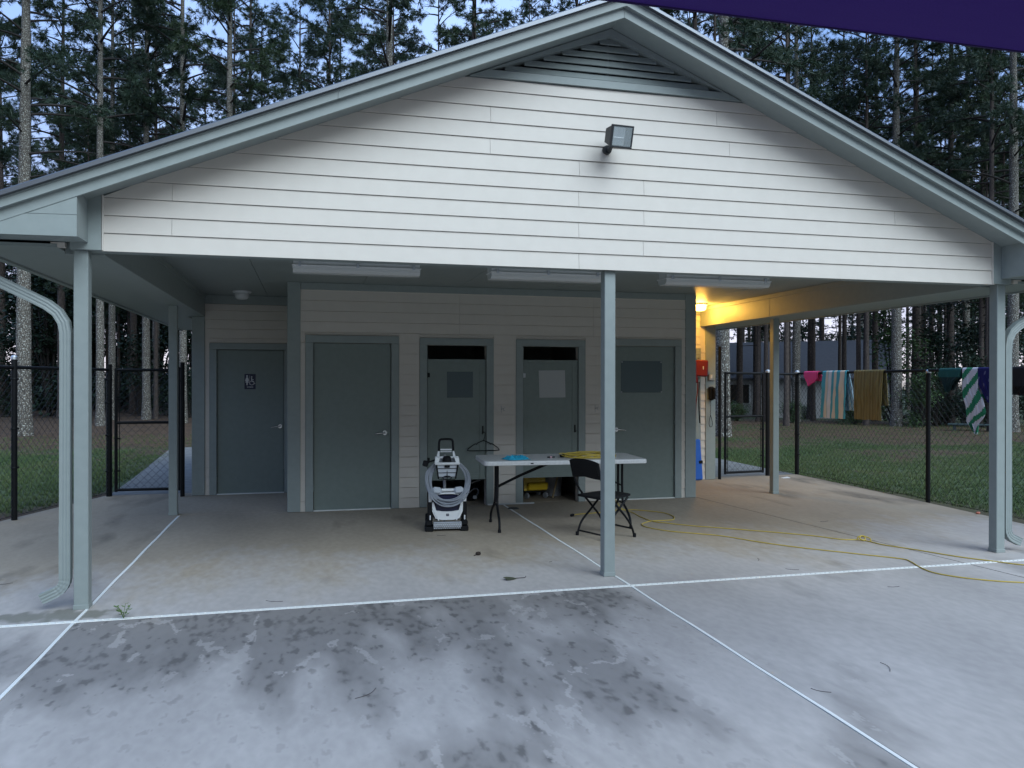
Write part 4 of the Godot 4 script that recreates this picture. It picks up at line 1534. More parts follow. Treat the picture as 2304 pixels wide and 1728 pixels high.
func build_towels() -> void:
	var V := func(a: float, b: float) -> Vector2: return Vector2(a, b)
	cloth("pink_towel", "small bright pink cloth drying on the fence next to the striped towel", 0.265, [V.call(0.0, 0.0), V.call(0.06, 0.0), V.call(0.22, 0.14)], [V.call(0.0, 0.42), V.call(0.10, 0.42), V.call(0.16, 0.34), V.call(0.22, 0.17)], 0.22, 0.14,
		func(u: float, d: float, _b: bool) -> Color: return Color(0.78, 0.07, 0.22) if u < 0.92 else Color(0.55, 0.04, 0.14), 0.012, 3, 0.9)
	var teal := Color(0.07, 0.34, 0.42)
	var cream := Color(0.62, 0.56, 0.46)
	var white := Color(0.62, 0.64, 0.66)
	cloth("beach_towel", "towel with wide turquoise and cream vertical stripes", 0.80, [V.call(0.0, 0.03), V.call(0.74, -0.025)], [V.call(0.0, 0.68), V.call(0.74, 0.645)], 0.735, 0.60,
		func(u: float, _d: float, b: bool) -> Color:
			if b:
				return Color(0.16, 0.36, 0.52) if fmod(u * 6.0, 1.0) < 0.5 else Color(0.34, 0.52, 0.64)
			var e := [0.155, 0.235, 0.27, 0.40, 0.49, 0.60, 0.74, 0.93]
			var cs := [teal, cream, teal.lerp(white, 0.5), white, teal, cream, teal, cream]
			for k in 8:
				if u < e[k]:
					return cs[k]
			return teal, 0.017, 5, 0.32)
	var ol := Color(0.125, 0.095, 0.030)
	cloth("beach_towel", "olive brown towel with fine dark ribs", 1.677, [V.call(0.0, 0.0), V.call(0.72, 0.012)], [V.call(0.0, 0.69), V.call(0.72, 0.655)], 0.715, 0.5,
		func(u: float, _d: float, _b: bool) -> Color: return ol.lerp(Color(0.23, 0.19, 0.085), clampf(0.5 + 0.5 * sin(u * 62.0) * (0.6 + 0.4 * sin(u * 23.0)), 0.0, 1.0)), 0.020, 7, 0.12)
	cloth("swim_shorts", "dark teal swim trunks folded over the fence rail", 3.49, [V.call(0.0, 0.02), V.call(0.07, 0.0), V.call(0.11, 0.06), V.call(0.30, 0.14)], [V.call(0.0, 0.40), V.call(0.09, 0.39), V.call(0.14, 0.30), V.call(0.30, 0.20)], 0.28, 0.26,
		func(u: float, d: float, _b: bool) -> Color: return Color(0.010, 0.085, 0.085) if d < 0.095 else Color(0.006, 0.030, 0.034), 0.016, 9)
	var gn := Color(0.02, 0.20, 0.11)
	var lv := Color(0.60, 0.60, 0.70)
	cloth("beach_towel", "green and white striped towel hanging to a point", 3.92, [V.call(0.0, 0.0), V.call(0.27, 0.005), V.call(0.46, 0.085), V.call(0.64, 0.08), V.call(0.79, 0.235)], [V.call(0.0, 0.255), V.call(0.24, 0.27), V.call(0.36, 0.34), V.call(0.52, 0.395), V.call(0.60, 0.34), V.call(0.66, 0.28), V.call(0.79, 0.262)], 0.785, 0.35,
		func(u: float, d: float, _b: bool) -> Color: return gn if fmod(u * 1.15 + d * 4.6 + 0.72, 1.0) < 0.45 else lv, 0.020, 12)
	cloth("beach_towel", "deep blue printed towel partly hidden by the corner post", 4.17, [V.call(0.0, 0.0), V.call(0.15, 0.0), V.call(0.40, 0.16)], [V.call(0.0, 0.36), V.call(0.40, 0.36)], 0.40, 0.3,
		func(u: float, d: float, _b: bool) -> Color: return Color(0.007, 0.007, 0.095).lerp(Color(0.13, 0.13, 0.26), clampf((sin(u * 19.0 + d * 31.0) * sin(u * 7.0 - d * 17.0) - 0.72) * 5.0, 0.0, 0.8)), 0.012, 15)
	cloth("beach_towel", "black towel on the rail beyond the corner post", 4.62, [V.call(0.0, 0.0), V.call(0.22, 0.0)], [V.call(0.0, 0.62), V.call(0.22, 0.6)], 0.20, 0.3,
		func(_u: float, _d: float, _b: bool) -> Color: return Color(0.010, 0.011, 0.014), 0.012, 18)

func build_furniture() -> void:
	# folding table
	var t := thing("folding_table", "white plastic folding table with black tube legs", "table", Vector3(0.318, 0, -2.325), -0.075)
	var L := 1.79
	var W := 0.78
	var top := MB.new()
	var ring := PackedVector2Array()
	var rr := 0.055
	for c in [[1, 1, 0.0], [-1, 1, 90.0], [-1, -1, 180.0], [1, -1, 270.0]]:
		for k in 6:
			var a := deg_to_rad(c[2] + 90.0 * k / 5.0)
			ring.append(Vector2(c[0] * (L / 2 - rr) + rr * cos(a), c[1] * (W / 2 - rr) + rr * sin(a)))
	# lofted edge: slightly crowned top, rounded rim, open lip below
	var prof := [[0.0, 0.758, 0.016], [0.0, 0.761, 0.008], [0.0, 0.757, 0.002], [0.0, 0.748, 0.0], [0.0, 0.718, 0.0], [0.0, 0.714, 0.006]]
	for i in prof.size() - 1:
		for k in ring.size():
			var k2 := (k + 1) % ring.size()
			var a := inset(ring[k], prof[i][2], L, W)
			var b := inset(ring[k2], prof[i][2], L, W)
			var c := inset(ring[k2], prof[i + 1][2], L, W)
			var d := inset(ring[k], prof[i + 1][2], L, W)
			top.quad(Vector3(a.x, prof[i][1], a.y), Vector3(b.x, prof[i][1], b.y), Vector3(c.x, prof[i + 1][1], c.y), Vector3(d.x, prof[i + 1][1], d.y), Vector3(ring[k].x, 0.3 if i < 2 else 0.0, ring[k].y))
	for k in ring.size():
		var k2 := (k + 1) % ring.size()
		for q in [[0.758, 0.016, 1.0], [0.7145, 0.006, -1.0]]:
			var a := inset(ring[k], q[1], L, W)
			var b := inset(ring[k2], q[1], L, W)
			top.tri(Vector3(0, q[0], 0), Vector3(a.x, q[0], a.y), Vector3(b.x, q[0], b.y), Vector3(0, q[2], 0))
	part("table_top", top, M.tabletop, t)
	var lb := MB.new()
	lb.box(Vector3(-0.40, 0.728, W / 2 - 0.001), Vector3(-0.37, 0.741, W / 2 + 0.0015))
	part("edge_latch", lb, M.dark, t)
	for s: float in [-1.0, 1.0]:
		var lg := pivot("leg_set", t)
		var x: float = s * 0.705
		for e: float in [-1.0, 1.0]:
			var b := MB.new()
			b.tube(spline([Vector3(x, 0.715, e * 0.075), Vector3(x, 0.45, e * 0.075), Vector3(x + s * 0.005, 0.27, e * 0.085), Vector3(x + s * 0.012, 0.19, e * 0.20), Vector3(x + s * 0.016, 0.11, e * 0.305), Vector3(x + s * 0.018, 0.02, e * 0.325)], 4), 0.0135, 9)
			part("leg", b, M.blackmetal, lg)
			var ft := MB.new()
			ft.lathe([Vector2(0.0, 0.0), Vector2(0.018, 0.0), Vector2(0.018, 0.03), Vector2(0.0135, 0.034)], 10, Transform3D(Basis(), Vector3(x + s * 0.018, 0.0, e * 0.325)))
			part("foot", ft, M.black, lg)
		var cr := MB.new()
		cr.tube([Vector3(x, 0.44, -0.075), Vector3(x, 0.44, 0.075)], 0.009, 8)
		cr.tube([Vector3(x + s * 0.005, 0.245, -0.1), Vector3(x + s * 0.005, 0.245, 0.1)], 0.009, 8)
		part("cross_bar", cr, M.blackmetal, lg)
		for e in [-0.03, 0.03]:
			var br := MB.new()
			br.tube([Vector3(x, 0.44, e), Vector3(s * 0.45, 0.56, e), Vector3(s * 0.09, 0.708, e * 1.6)], 0.0095, 8)
			part("brace", br, M.blackmetal, lg)
	# things on the table
	var c1 := thing("swim_cloth", "small turquoise crumpled cloth lying on the folding table", "cloth", Vector3(-0.215, 0.7605, -2.20), 0.25)
	var m := MB.new()
	var f := fnl(77, 7.0, 3)
	var pts := []
	for j in 13:
		var row := []
		for i in 19:
			var u := i / 18.0 - 0.5
			var w := j / 12.0 - 0.5
			var edge := 1.0 - maxf(absf(u), absf(w)) * 2.0
			var x := u * 0.26 + 0.02 * f.get_noise_2d(w, 3.0)
			var z := w * 0.22 + 0.03 * f.get_noise_2d(u, 8.0)
			row.append(Vector3(x, 0.001 + (0.035 * smoothstep(0.0, 0.4, edge)) * (0.75 + 1.1 * f.get_noise_2d(u, w)), z))
		pts.append(row)
	for j in 12:
		for i in 18:
			m.quad(pts[j][i], pts[j][i + 1], pts[j + 1][i + 1], pts[j + 1][i], Vector3.UP)
	part("cloth", m, M.cyan, c1)
	var c2 := thing("marker", "tiny dark marker with a pale pink band lying on the table", "pen", Vector3(0.206, 0.769, -2.264), 0.2)
	var b1 := MB.new()
	b1.tube([Vector3(-0.045, 0, 0), Vector3(0.045, -0.002, 0)], 0.008, 10)
	part("barrel", b1, M.black, c2)
	var b2 := MB.new()
	b2.tube([Vector3(-0.016, 0, 0), Vector3(0.006, -0.001, 0)], 0.011, 10)
	part("band", b2, mat(0.62, 0.38, 0.42, 0.5), c2)
	# coil of yellow cord on the table
	var c3 := thing("coiled_power_cable", "loosely coiled yellow extension cord lying on the folding table", "cord", Vector3(0.66, 0.761, -2.30))
	var cp := []
	for k in 300:
		var a := TAU * k / 300.0 * 8.0
		var rx := 0.285 + 0.028 * sin(k * 0.13) + 0.02 * sin(k * 0.041)
		var rz := 0.205 + 0.03 * sin(k * 0.09 + 1.0)
		cp.append(Vector3(cos(a) * rx + 0.02 * sin(k * 0.021), 0.006 + 0.030 * (0.5 + 0.5 * sin(k * 0.37)) * clampf(k / 60.0, 0.0, 1.0), sin(a) * rz + 0.02 * cos(k * 0.033)))
	var cm := MB.new()
	cm.tube(cp, 0.0055, 7)
	part("cord", cm, M.yellow, c3)
	var pg := MB.new()
	pg.bev(Vector3(-0.33, 0.018, 0.05), Vector3(0.06, 0.030, 0.032), 0.008, Basis(Vector3.UP, 0.3))
	part("plug", pg, M.black, c3)
	folding_chair()
	# clothes hanger on the stall latch
	var hg := thing("clothes_hanger", "black plastic clothes hanger hooked on the stall door latch", "hanger", Vector3(-0.205, 0.937, WZ + 0.044))
	var hb := MB.new()
	hb.tube(spline([Vector3(-0.012, -0.020, 0), Vector3(-0.018, -0.002, 0), Vector3(-0.008, 0.014, 0), Vector3(0.014, 0.010, 0), Vector3(0.020, -0.018, 0), Vector3(0.012, -0.062, 0), Vector3(0.0, -0.096, 0)], 5), 0.0042, 7)
	part("hook", hb, M.black, hg)
	var hs := MB.new()
	hs.tube(spline([Vector3(0.0, -0.096, 0), Vector3(-0.075, -0.128, 0), Vector3(-0.09, -0.146, 0), Vector3(-0.115, -0.142, 0), Vector3(-0.19, -0.195, 0), Vector3(-0.205, -0.216, 0), Vector3(-0.185, -0.226, 0), Vector3(0.0, -0.227, 0), Vector3(0.185, -0.226, 0), Vector3(0.205, -0.216, 0), Vector3(0.19, -0.195, 0), Vector3(0.115, -0.142, 0), Vector3(0.09, -0.146, 0), Vector3(0.075, -0.128, 0), Vector3(0.0, -0.096, 0)], 5), 0.0058, 7)
	part("frame", hs, M.black, hg)

func inset(p: Vector2, d: float, L: float, W: float) -> Vector2:
	return Vector2(p.x * (1.0 - 2.0 * d / L), p.y * (1.0 - 2.0 * d / W))

func folding_chair() -> void:
	var c := thing("folding_chair", "black plastic folding chair pulled up to the folding table", "chair", Vector3(0.594, 0, -1.632), 0.38)
	var hw := 0.215
	for e: float in [-1.0, 1.0]:
		# frame from front foot up through the seat to the back
		var a := MB.new()
		a.tube(spline([Vector3(0.205, 0.012, e * (hw + 0.012)), Vector3(0.13, 0.17, e * (hw + 0.006)), Vector3(-0.155, 0.47, e * hw), Vector3(-0.255, 0.66, e * (hw - 0.01)), Vector3(-0.29, 0.79, e * (hw - 0.02))], 5), 0.0115, 9)
		part("front_leg", a, M.blackmetal, c)
		var b := MB.new()
		b.tube(spline([Vector3(-0.205, 0.012, e * (hw - 0.022)), Vector3(-0.15, 0.14, e * (hw - 0.024)), Vector3(-0.02, 0.26, e * (hw - 0.026)), Vector3(0.15, 0.415, e * (hw - 0.028))], 5), 0.0115, 9)
		part("rear_leg", b, M.blackmetal, c)
		for q in [[0.207, hw + 0.012], [-0.207, hw - 0.022]]:
			var f := MB.new()
			f.lathe([Vector2(0, 0), Vector2(0.017, 0), Vector2(0.018, 0.035), Vector2(0.012, 0.040)], 10, Transform3D(Basis(), Vector3(q[0], 0.0, e * q[1])))
			part("foot", f, M.black, c)
	for q in [[0.165, 0.095, hw + 0.008, "front_bar"], [-0.188, 0.05, hw - 0.022, "rear_bar"]]:
		var r := MB.new()
		r.tube([Vector3(q[0], q[1], -q[2]), Vector3(q[0], q[1], q[2])], 0.009, 8)
		part(q[3], r, M.blackmetal, c)
	# seat: rounded pan, a little dished
	var s := MB.new()
	var nu := 16
	var nv := 14
	var grid := []
	for j in nv + 1:
		var row := []
		for i in nu + 1:
			var u := i / float(nu) * 2.0 - 1.0
			var v := j / float(nv) * 2.0 - 1.0
			var x := 0.205 * u
			var z := (0.205 - 0.02 * u) * v
			var e := maxf(pow(absf(u), 6.0), pow(absf(v), 6.0))
			x *= 1.0 - 0.05 * pow(absf(v), 4.0)
			z *= 1.0 - 0.06 * pow(absf(u), 4.0)
			row.append(Vector3(x + 0.005, 0.443 - 0.012 * (1.0 - u * u) * (1.0 - v * v) - 0.010 * e + 0.008 * u, z))
		grid.append(row)
	for j in nv:
		for i in nu:
			s.quad(grid[j][i], grid[j][i + 1], grid[j + 1][i + 1], grid[j + 1][i], Vector3.UP)
			var dn := Vector3(0, -0.020, 0)
			s.quad(grid[j][i] + dn, grid[j][i + 1] + dn, grid[j + 1][i + 1] + dn, grid[j + 1][i] + dn, Vector3.DOWN)
	for j in nv:
		for i in [0, nu]:
			s.quad(grid[j][i], grid[j + 1][i], grid[j + 1][i] + Vector3(0, -0.02, 0), grid[j][i] + Vector3(0, -0.02, 0), Vector3(1 if i else -1, 0, 0))
	for i in nu:
		for j in [0, nv]:
			s.quad(grid[j][i], grid[j][i + 1], grid[j][i + 1] + Vector3(0, -0.02, 0), grid[j][i] + Vector3(0, -0.02, 0), Vector3(0, 0, 1 if j else -1))
	part("seat", s, M.black, c)
	# backrest: curved shell with rounded corners
	var b := MB.new()
	var g := []
	for j in 11:
		var row := []
		for i in 19:
			var u := i / 18.0 * 2.0 - 1.0
			var v := j / 10.0
			var hh := 0.185 * (1.0 - 0.22 * pow(absf(u), 3.5))
			var y := 0.618 + 0.185 * 0.5 + (v - 0.5) * hh + 0.015 * (1.0 - u * u) - 0.02 * absf(u) * (1.0 - v)
			row.append(Vector3(-0.250 - (y - 0.62) * 0.26 - 0.022 * (1.0 - u * u), y, u * 0.222))
		g.append(row)
	var th := Vector3(0.014, 0, 0)
	for j in 10:
		for i in 18:
			b.quad(g[j][i], g[j][i + 1], g[j + 1][i + 1], g[j + 1][i], Vector3.LEFT)
			b.quad(g[j][i] + th, g[j][i + 1] + th, g[j + 1][i + 1] + th, g[j + 1][i] + th, Vector3.RIGHT)
	for j in 10:
		for i in [0, 18]:
			b.quad(g[j][i], g[j + 1][i], g[j + 1][i] + th, g[j][i] + th, Vector3(0, 0, 1 if i else -1))
	for i in 18:
		for j in [0, 10]:
			b.quad(g[j][i], g[j][i + 1], g[j][i + 1] + th, g[j][i] + th, Vector3(0, 1 if j else -1, 0))
	part("backrest", b, M.black, c)

func build_cleaner() -> void:
	var base := Vector3(-0.945, 0, -2.36)
	var ry := -0.10
	# the wheeled caddy
	var c := thing("cleaner_caddy", "black wheeled caddy with tall loop handle holding the pool cleaner", "caddy", base, ry)
	for s: float in [-1.0, 1.0]:
		var w := MB.new()
		w.box(Vector3(s * 0.187 - 0.044, 0.0, -0.05), Vector3(s * 0.187 + 0.044, 0.052, 0.11), 0.008)
		part("foot", w, M.black, c)
		var u := MB.new()
		u.box(Vector3(s * 0.190 - 0.036, 0.053, -0.045), Vector3(s * 0.190 + 0.036, 0.112, 0.085), 0.014)
		part("foot_cover", u, M.black, c)
		var wh := MB.new()
		wh.lathe([Vector2(0, -0.02), Vector2(0.07, -0.02), Vector2(0.08, -0.012), Vector2(0.08, 0.012), Vector2(0.07, 0.02), Vector2(0, 0.02)], 24, Transform3D(Basis(Vector3.BACK, PI / 2), Vector3(s * 0.20, 0.080, -0.14)))
		part("wheel", wh, M.black, c)
	var bs := MB.new()
	bs.box(Vector3(-0.142, 0.012, -0.20), Vector3(0.142, 0.035, -0.02), 0.006)
	part("base_plate", bs, M.black, c)
	var pole := MB.new()
	pole.tube([Vector3(-0.012, 0.03, -0.13), Vector3(-0.012, 0.80, -0.10)], 0.016, 12)
	part("pole", pole, M.grey, c)
	var hd := MB.new()
	hd.tube(spline([Vector3(-0.078, 0.74, -0.06), Vector3(-0.076, 0.90, -0.06), Vector3(-0.070, 0.955, -0.06), Vector3(-0.045, 0.972, -0.06), Vector3(0.045, 0.972, -0.06), Vector3(0.070, 0.955, -0.06), Vector3(0.076, 0.90, -0.06), Vector3(0.084, 0.74, -0.06)], 4), 0.0125, 10)
	part("handle", hd, M.black, c)
	var br := MB.new()
	br.box(Vector3(-0.062, 0.852, -0.075), Vector3(0.062, 0.868, -0.045), 0.004)
	br.box(Vector3(-0.062, 0.832, -0.07), Vector3(0.062, 0.842, -0.048), 0.003)
	for s: float in [-1.0, 1.0]:
		br.hexa([Vector3(s * 0.072, 0.79, -0.09), Vector3(s * 0.100, 0.79, -0.09), Vector3(s * 0.100, 0.79, -0.03), Vector3(s * 0.072, 0.79, -0.03), Vector3(s * 0.070, 0.845, -0.085), Vector3(s * 0.088, 0.845, -0.085), Vector3(s * 0.088, 0.845, -0.035), Vector3(s * 0.070, 0.845, -0.035)])
	part("bracket", br, M.white, c)
	# filter basket held on the caddy's hook
	var k := thing("filter_basket", "white rimmed filter basket clipped on the cleaner caddy", "basket", base + Vector3(0.006, 0.0, 0.0), ry)
	var rim := MB.new()
	for s: float in [-1.0, 1.0]:
		rim.hexa([Vector3(s * 0.102, 0.706, 0.0), Vector3(s * 0.134, 0.716, 0.0), Vector3(s * 0.134, 0.716, 0.06), Vector3(s * 0.102, 0.706, 0.06), Vector3(s * 0.075, 0.786, -0.02), Vector3(s * 0.126, 0.778, -0.02), Vector3(s * 0.126, 0.778, 0.045), Vector3(s * 0.075, 0.786, 0.045)])
	rim.box(Vector3(-0.131, 0.706, 0.028), Vector3(0.131, 0.732, 0.066), 0.005)
	rim.box(Vector3(-0.128, 0.768, -0.03), Vector3(0.128, 0.790, 0.0), 0.006)
	part("rim", rim, M.white, k)
	var kn := MB.new()
	kn.lathe([Vector2(0.050, 0.0), Vector2(0.044, 0.045), Vector2(0.030, 0.060), Vector2(0, 0.063)], 16, Transform3D(Basis(), Vector3(0, 0.735, 0.005)))
	part("float_knob", kn, M.black, k)
	var pn := MB.new()
	pn.hexa([Vector3(-0.085, 0.565, 0.018), Vector3(0.085, 0.565, 0.018), Vector3(0.085, 0.565, 0.022), Vector3(-0.085, 0.565, 0.022), Vector3(-0.108, 0.702, 0.034), Vector3(0.108, 0.702, 0.034), Vector3(0.108, 0.702, 0.038), Vector3(-0.108, 0.702, 0.038)])
	part("filter_screen", pn, M.palegrey, k)
	var rb := MB.new()
	for s: float in [-1.0, 1.0]:
		rb.hexa([Vector3(s * 0.085, 0.55, 0.0), Vector3(s * 0.098, 0.55, 0.0), Vector3(s * 0.098, 0.55, 0.03), Vector3(s * 0.085, 0.55, 0.03), Vector3(s * 0.106, 0.705, 0.015), Vector3(s * 0.124, 0.705, 0.015), Vector3(s * 0.124, 0.705, 0.05), Vector3(s * 0.106, 0.705, 0.05)])
	for q in [[0.664, 0.104], [0.618, 0.098], [0.572, 0.09], [0.545, 0.088]]:
		rb.bev(Vector3(0, q[0], 0.026 + (q[0] - 0.565) * 0.117), Vector3(q[1] * 2.0, 0.006, 0.010), 0.002, Basis())
	rb.bev(Vector3(0, 0.605, 0.030), Vector3(0.007, 0.13, 0.010), 0.002, Basis(Vector3.RIGHT, -0.11))
	rb.bev(Vector3(0, 0.686, 0.042), Vector3(0.058, 0.024, 0.010), 0.004, Basis(Vector3.RIGHT, -0.11))
	var cir := []
	for i in 25:
		var a := TAU * i / 24.0
		cir.append(Vector3(0.046 * cos(a), 0.563 + 0.019 * sin(a), 0.032))
	rb.tube(cir, 0.005, 6)
	part("basket_frame", rb, M.black, k)
	# the cleaner itself, standing on end with its brush down
	var r := thing("pool_cleaner", "white and black robotic pool cleaner with looped grey cable", "pool cleaner", base + Vector3(0.005, 0, 0.02), ry)
	var bd := MB.new()
	bd.box(Vector3(-0.150, 0.112, -0.10), Vector3(0.150, 0.40, 0.045), 0.03)
	part("body", bd, M.navy, r)
	for s: float in [-1.0, 1.0]:
		var tr := MB.new()
		tr.box(Vector3(s * 0.182 - 0.026, 0.10, -0.06), Vector3(s * 0.182 + 0.026, 0.40, 0.055), 0.012)
		part("track", tr, M.black, r)
		var sd := MB.new()
		sd.hexa([Vector3(s * 0.166, 0.315, 0.056), Vector3(s * 0.200, 0.315, 0.056), Vector3(s * 0.200, 0.315, 0.066), Vector3(s * 0.166, 0.315, 0.066), Vector3(s * 0.170, 0.385, 0.056), Vector3(s * 0.204, 0.405, 0.056), Vector3(s * 0.204, 0.405, 0.066), Vector3(s * 0.170, 0.385, 0.066)])
		sd.bev(Vector3(s * 0.184, 0.145, 0.060), Vector3(0.014, 0.05, 0.012), 0.004, Basis())
		part("track_cover", sd, M.white, r)
	# front shell: two horns joined by a smiling band
	var sh := MB.new()
	var lo := PackedVector2Array()
	sh.prism(PackedVector2Array([Vector2(-0.165, 0.310), Vector2(-0.146, 0.312), Vector2(-0.120, 0.222), Vector2(-0.06, 0.212), Vector2(0.0, 0.210), Vector2(0.06, 0.212), Vector2(0.120, 0.222), Vector2(0.146, 0.312), Vector2(0.165, 0.310), Vector2(0.162, 0.215), Vector2(0.128, 0.138), Vector2(0.06, 0.122), Vector2(-0.06, 0.122), Vector2(-0.128, 0.138), Vector2(-0.162, 0.215)]), 0.046, 0.078)
	part("front_shell", sh, M.white, r)
	for s: float in [-1.0, 1.0]:
		var fn := MB.new()
		fn.hexa([Vector3(s * 0.088, 0.118, 0.0785), Vector3(s * 0.100, 0.118, 0.0785), Vector3(s * 0.100, 0.118, 0.088), Vector3(s * 0.088, 0.118, 0.088), Vector3(s * 0.142, 0.235, 0.0785), Vector3(s * 0.158, 0.245, 0.0785), Vector3(s * 0.158, 0.245, 0.084), Vector3(s * 0.142, 0.235, 0.084)])
		part("shell_rib", fn, M.white, r)
	var bg := MB.new()
	bg.bev(Vector3(0, 0.176, 0.079), Vector3(0.030, 0.026, 0.004), 0.0015, Basis())
	var bo := part("badge", bg, M.navy, r)
	var bm := MB.new()
	for x in [-0.007, 0.0, 0.007]:
		bm.bev(Vector3(x, 0.176, 0.0815), Vector3(0.0045, 0.006, 0.001), 0.0, Basis())
	part("badge_mark", bm, M.signwhite, bo)
	# bumper bar with two floats
	var bp := MB.new()
	bp.tube([Vector3(-0.15, 0.435, 0.035), Vector3(0.15, 0.435, 0.035)], 0.018, 10)
	bp.tube(spline([Vector3(-0.12, 0.388, 0.04), Vector3(-0.06, 0.402, 0.055), Vector3(0.06, 0.402, 0.055), Vector3(0.12, 0.388, 0.04)], 4), 0.011, 8)
	part("carry_handle", bp, M.white, r)
	for s: float in [-1.0, 1.0]:
		var fl := MB.new()
		fl.bev(Vector3(s * 0.117 + 0.004, 0.432, 0.045), Vector3(0.105, 0.075, 0.075), 0.022, Basis(Vector3.BACK, s * 0.12))
		part("float", fl, M.palegrey, r)
	# brush roller with rows of studs
	var ro := MB.new()
	ro.tube([Vector3(-0.150, 0.062, 0.052), Vector3(0.150, 0.062, 0.052)], 0.040, 18)
	var rp := part("brush_roller", ro, M.grey, r)
	var stp := MB.new()
	stp.box(Vector3(-0.148, 0.092, 0.082), Vector3(0.148, 0.099, 0.092), 0.002)
	for j in 4:
		for i in 13:
			var a := -0.75 + 0.5 * j
			var p := Vector3(-0.138 + 0.023 * i + (0.0115 if j % 2 else 0.0), 0.062 + 0.042 * sin(a), 0.052 + 0.042 * cos(a))
			if p.x < 0.145:
				stp.bev(p, Vector3(0.013, 0.009, 0.010), 0.003, Basis(Vector3.RIGHT, -a))
	part("brush_studs", stp, M.palegrey, rp)
	# floating cable in hanging loops
	var cm := MB.new()
	var q := []
	rng.seed = 5
	for l in 14:
		var rx := rng.randf_range(0.195, 0.238)
		var yb := rng.randf_range(0.265, 0.345)
		var yt := rng.randf_range(0.745, 0.785)
		var cx := rng.randf_range(-0.012, 0.030)
		var zz := rng.randf_range(0.088, 0.125)
		var tl := rng.randf_range(-0.10, 0.10)
		for kk in 30:
			var a := TAU * kk / 30.0 + PI / 2
			var y := (yb + yt) * 0.5 + (yt - yb) * 0.5 * sin(a)
			var low := clampf((0.62 - y) * 4.0, 0.0, 1.0)
			var x := cx + rx * cos(a) * (1.0 - 0.30 * smoothstep(0.60, 0.80, y)) + tl * (0.5 - y) * 0.4
			# behind the rim at the top, in front of the floats below
			q.append(Vector3(x, y, lerpf(-0.045, zz, low)))
	cm.tube(spline(q, 2), 0.0066, 7)
	part("cable", cm, M.cable, r)
	var pl := MB.new()
	pl.bev(Vector3(-0.232, 0.722, 0.02), Vector3(0.060, 0.062, 0.05), 0.010, Basis(Vector3.BACK, -0.25))
	pl.tube([Vector3(-0.20, 0.735, 0.01), Vector3(-0.13, 0.752, -0.02)], 0.010, 8)
	part("cable_plug", pl, M.black, r)

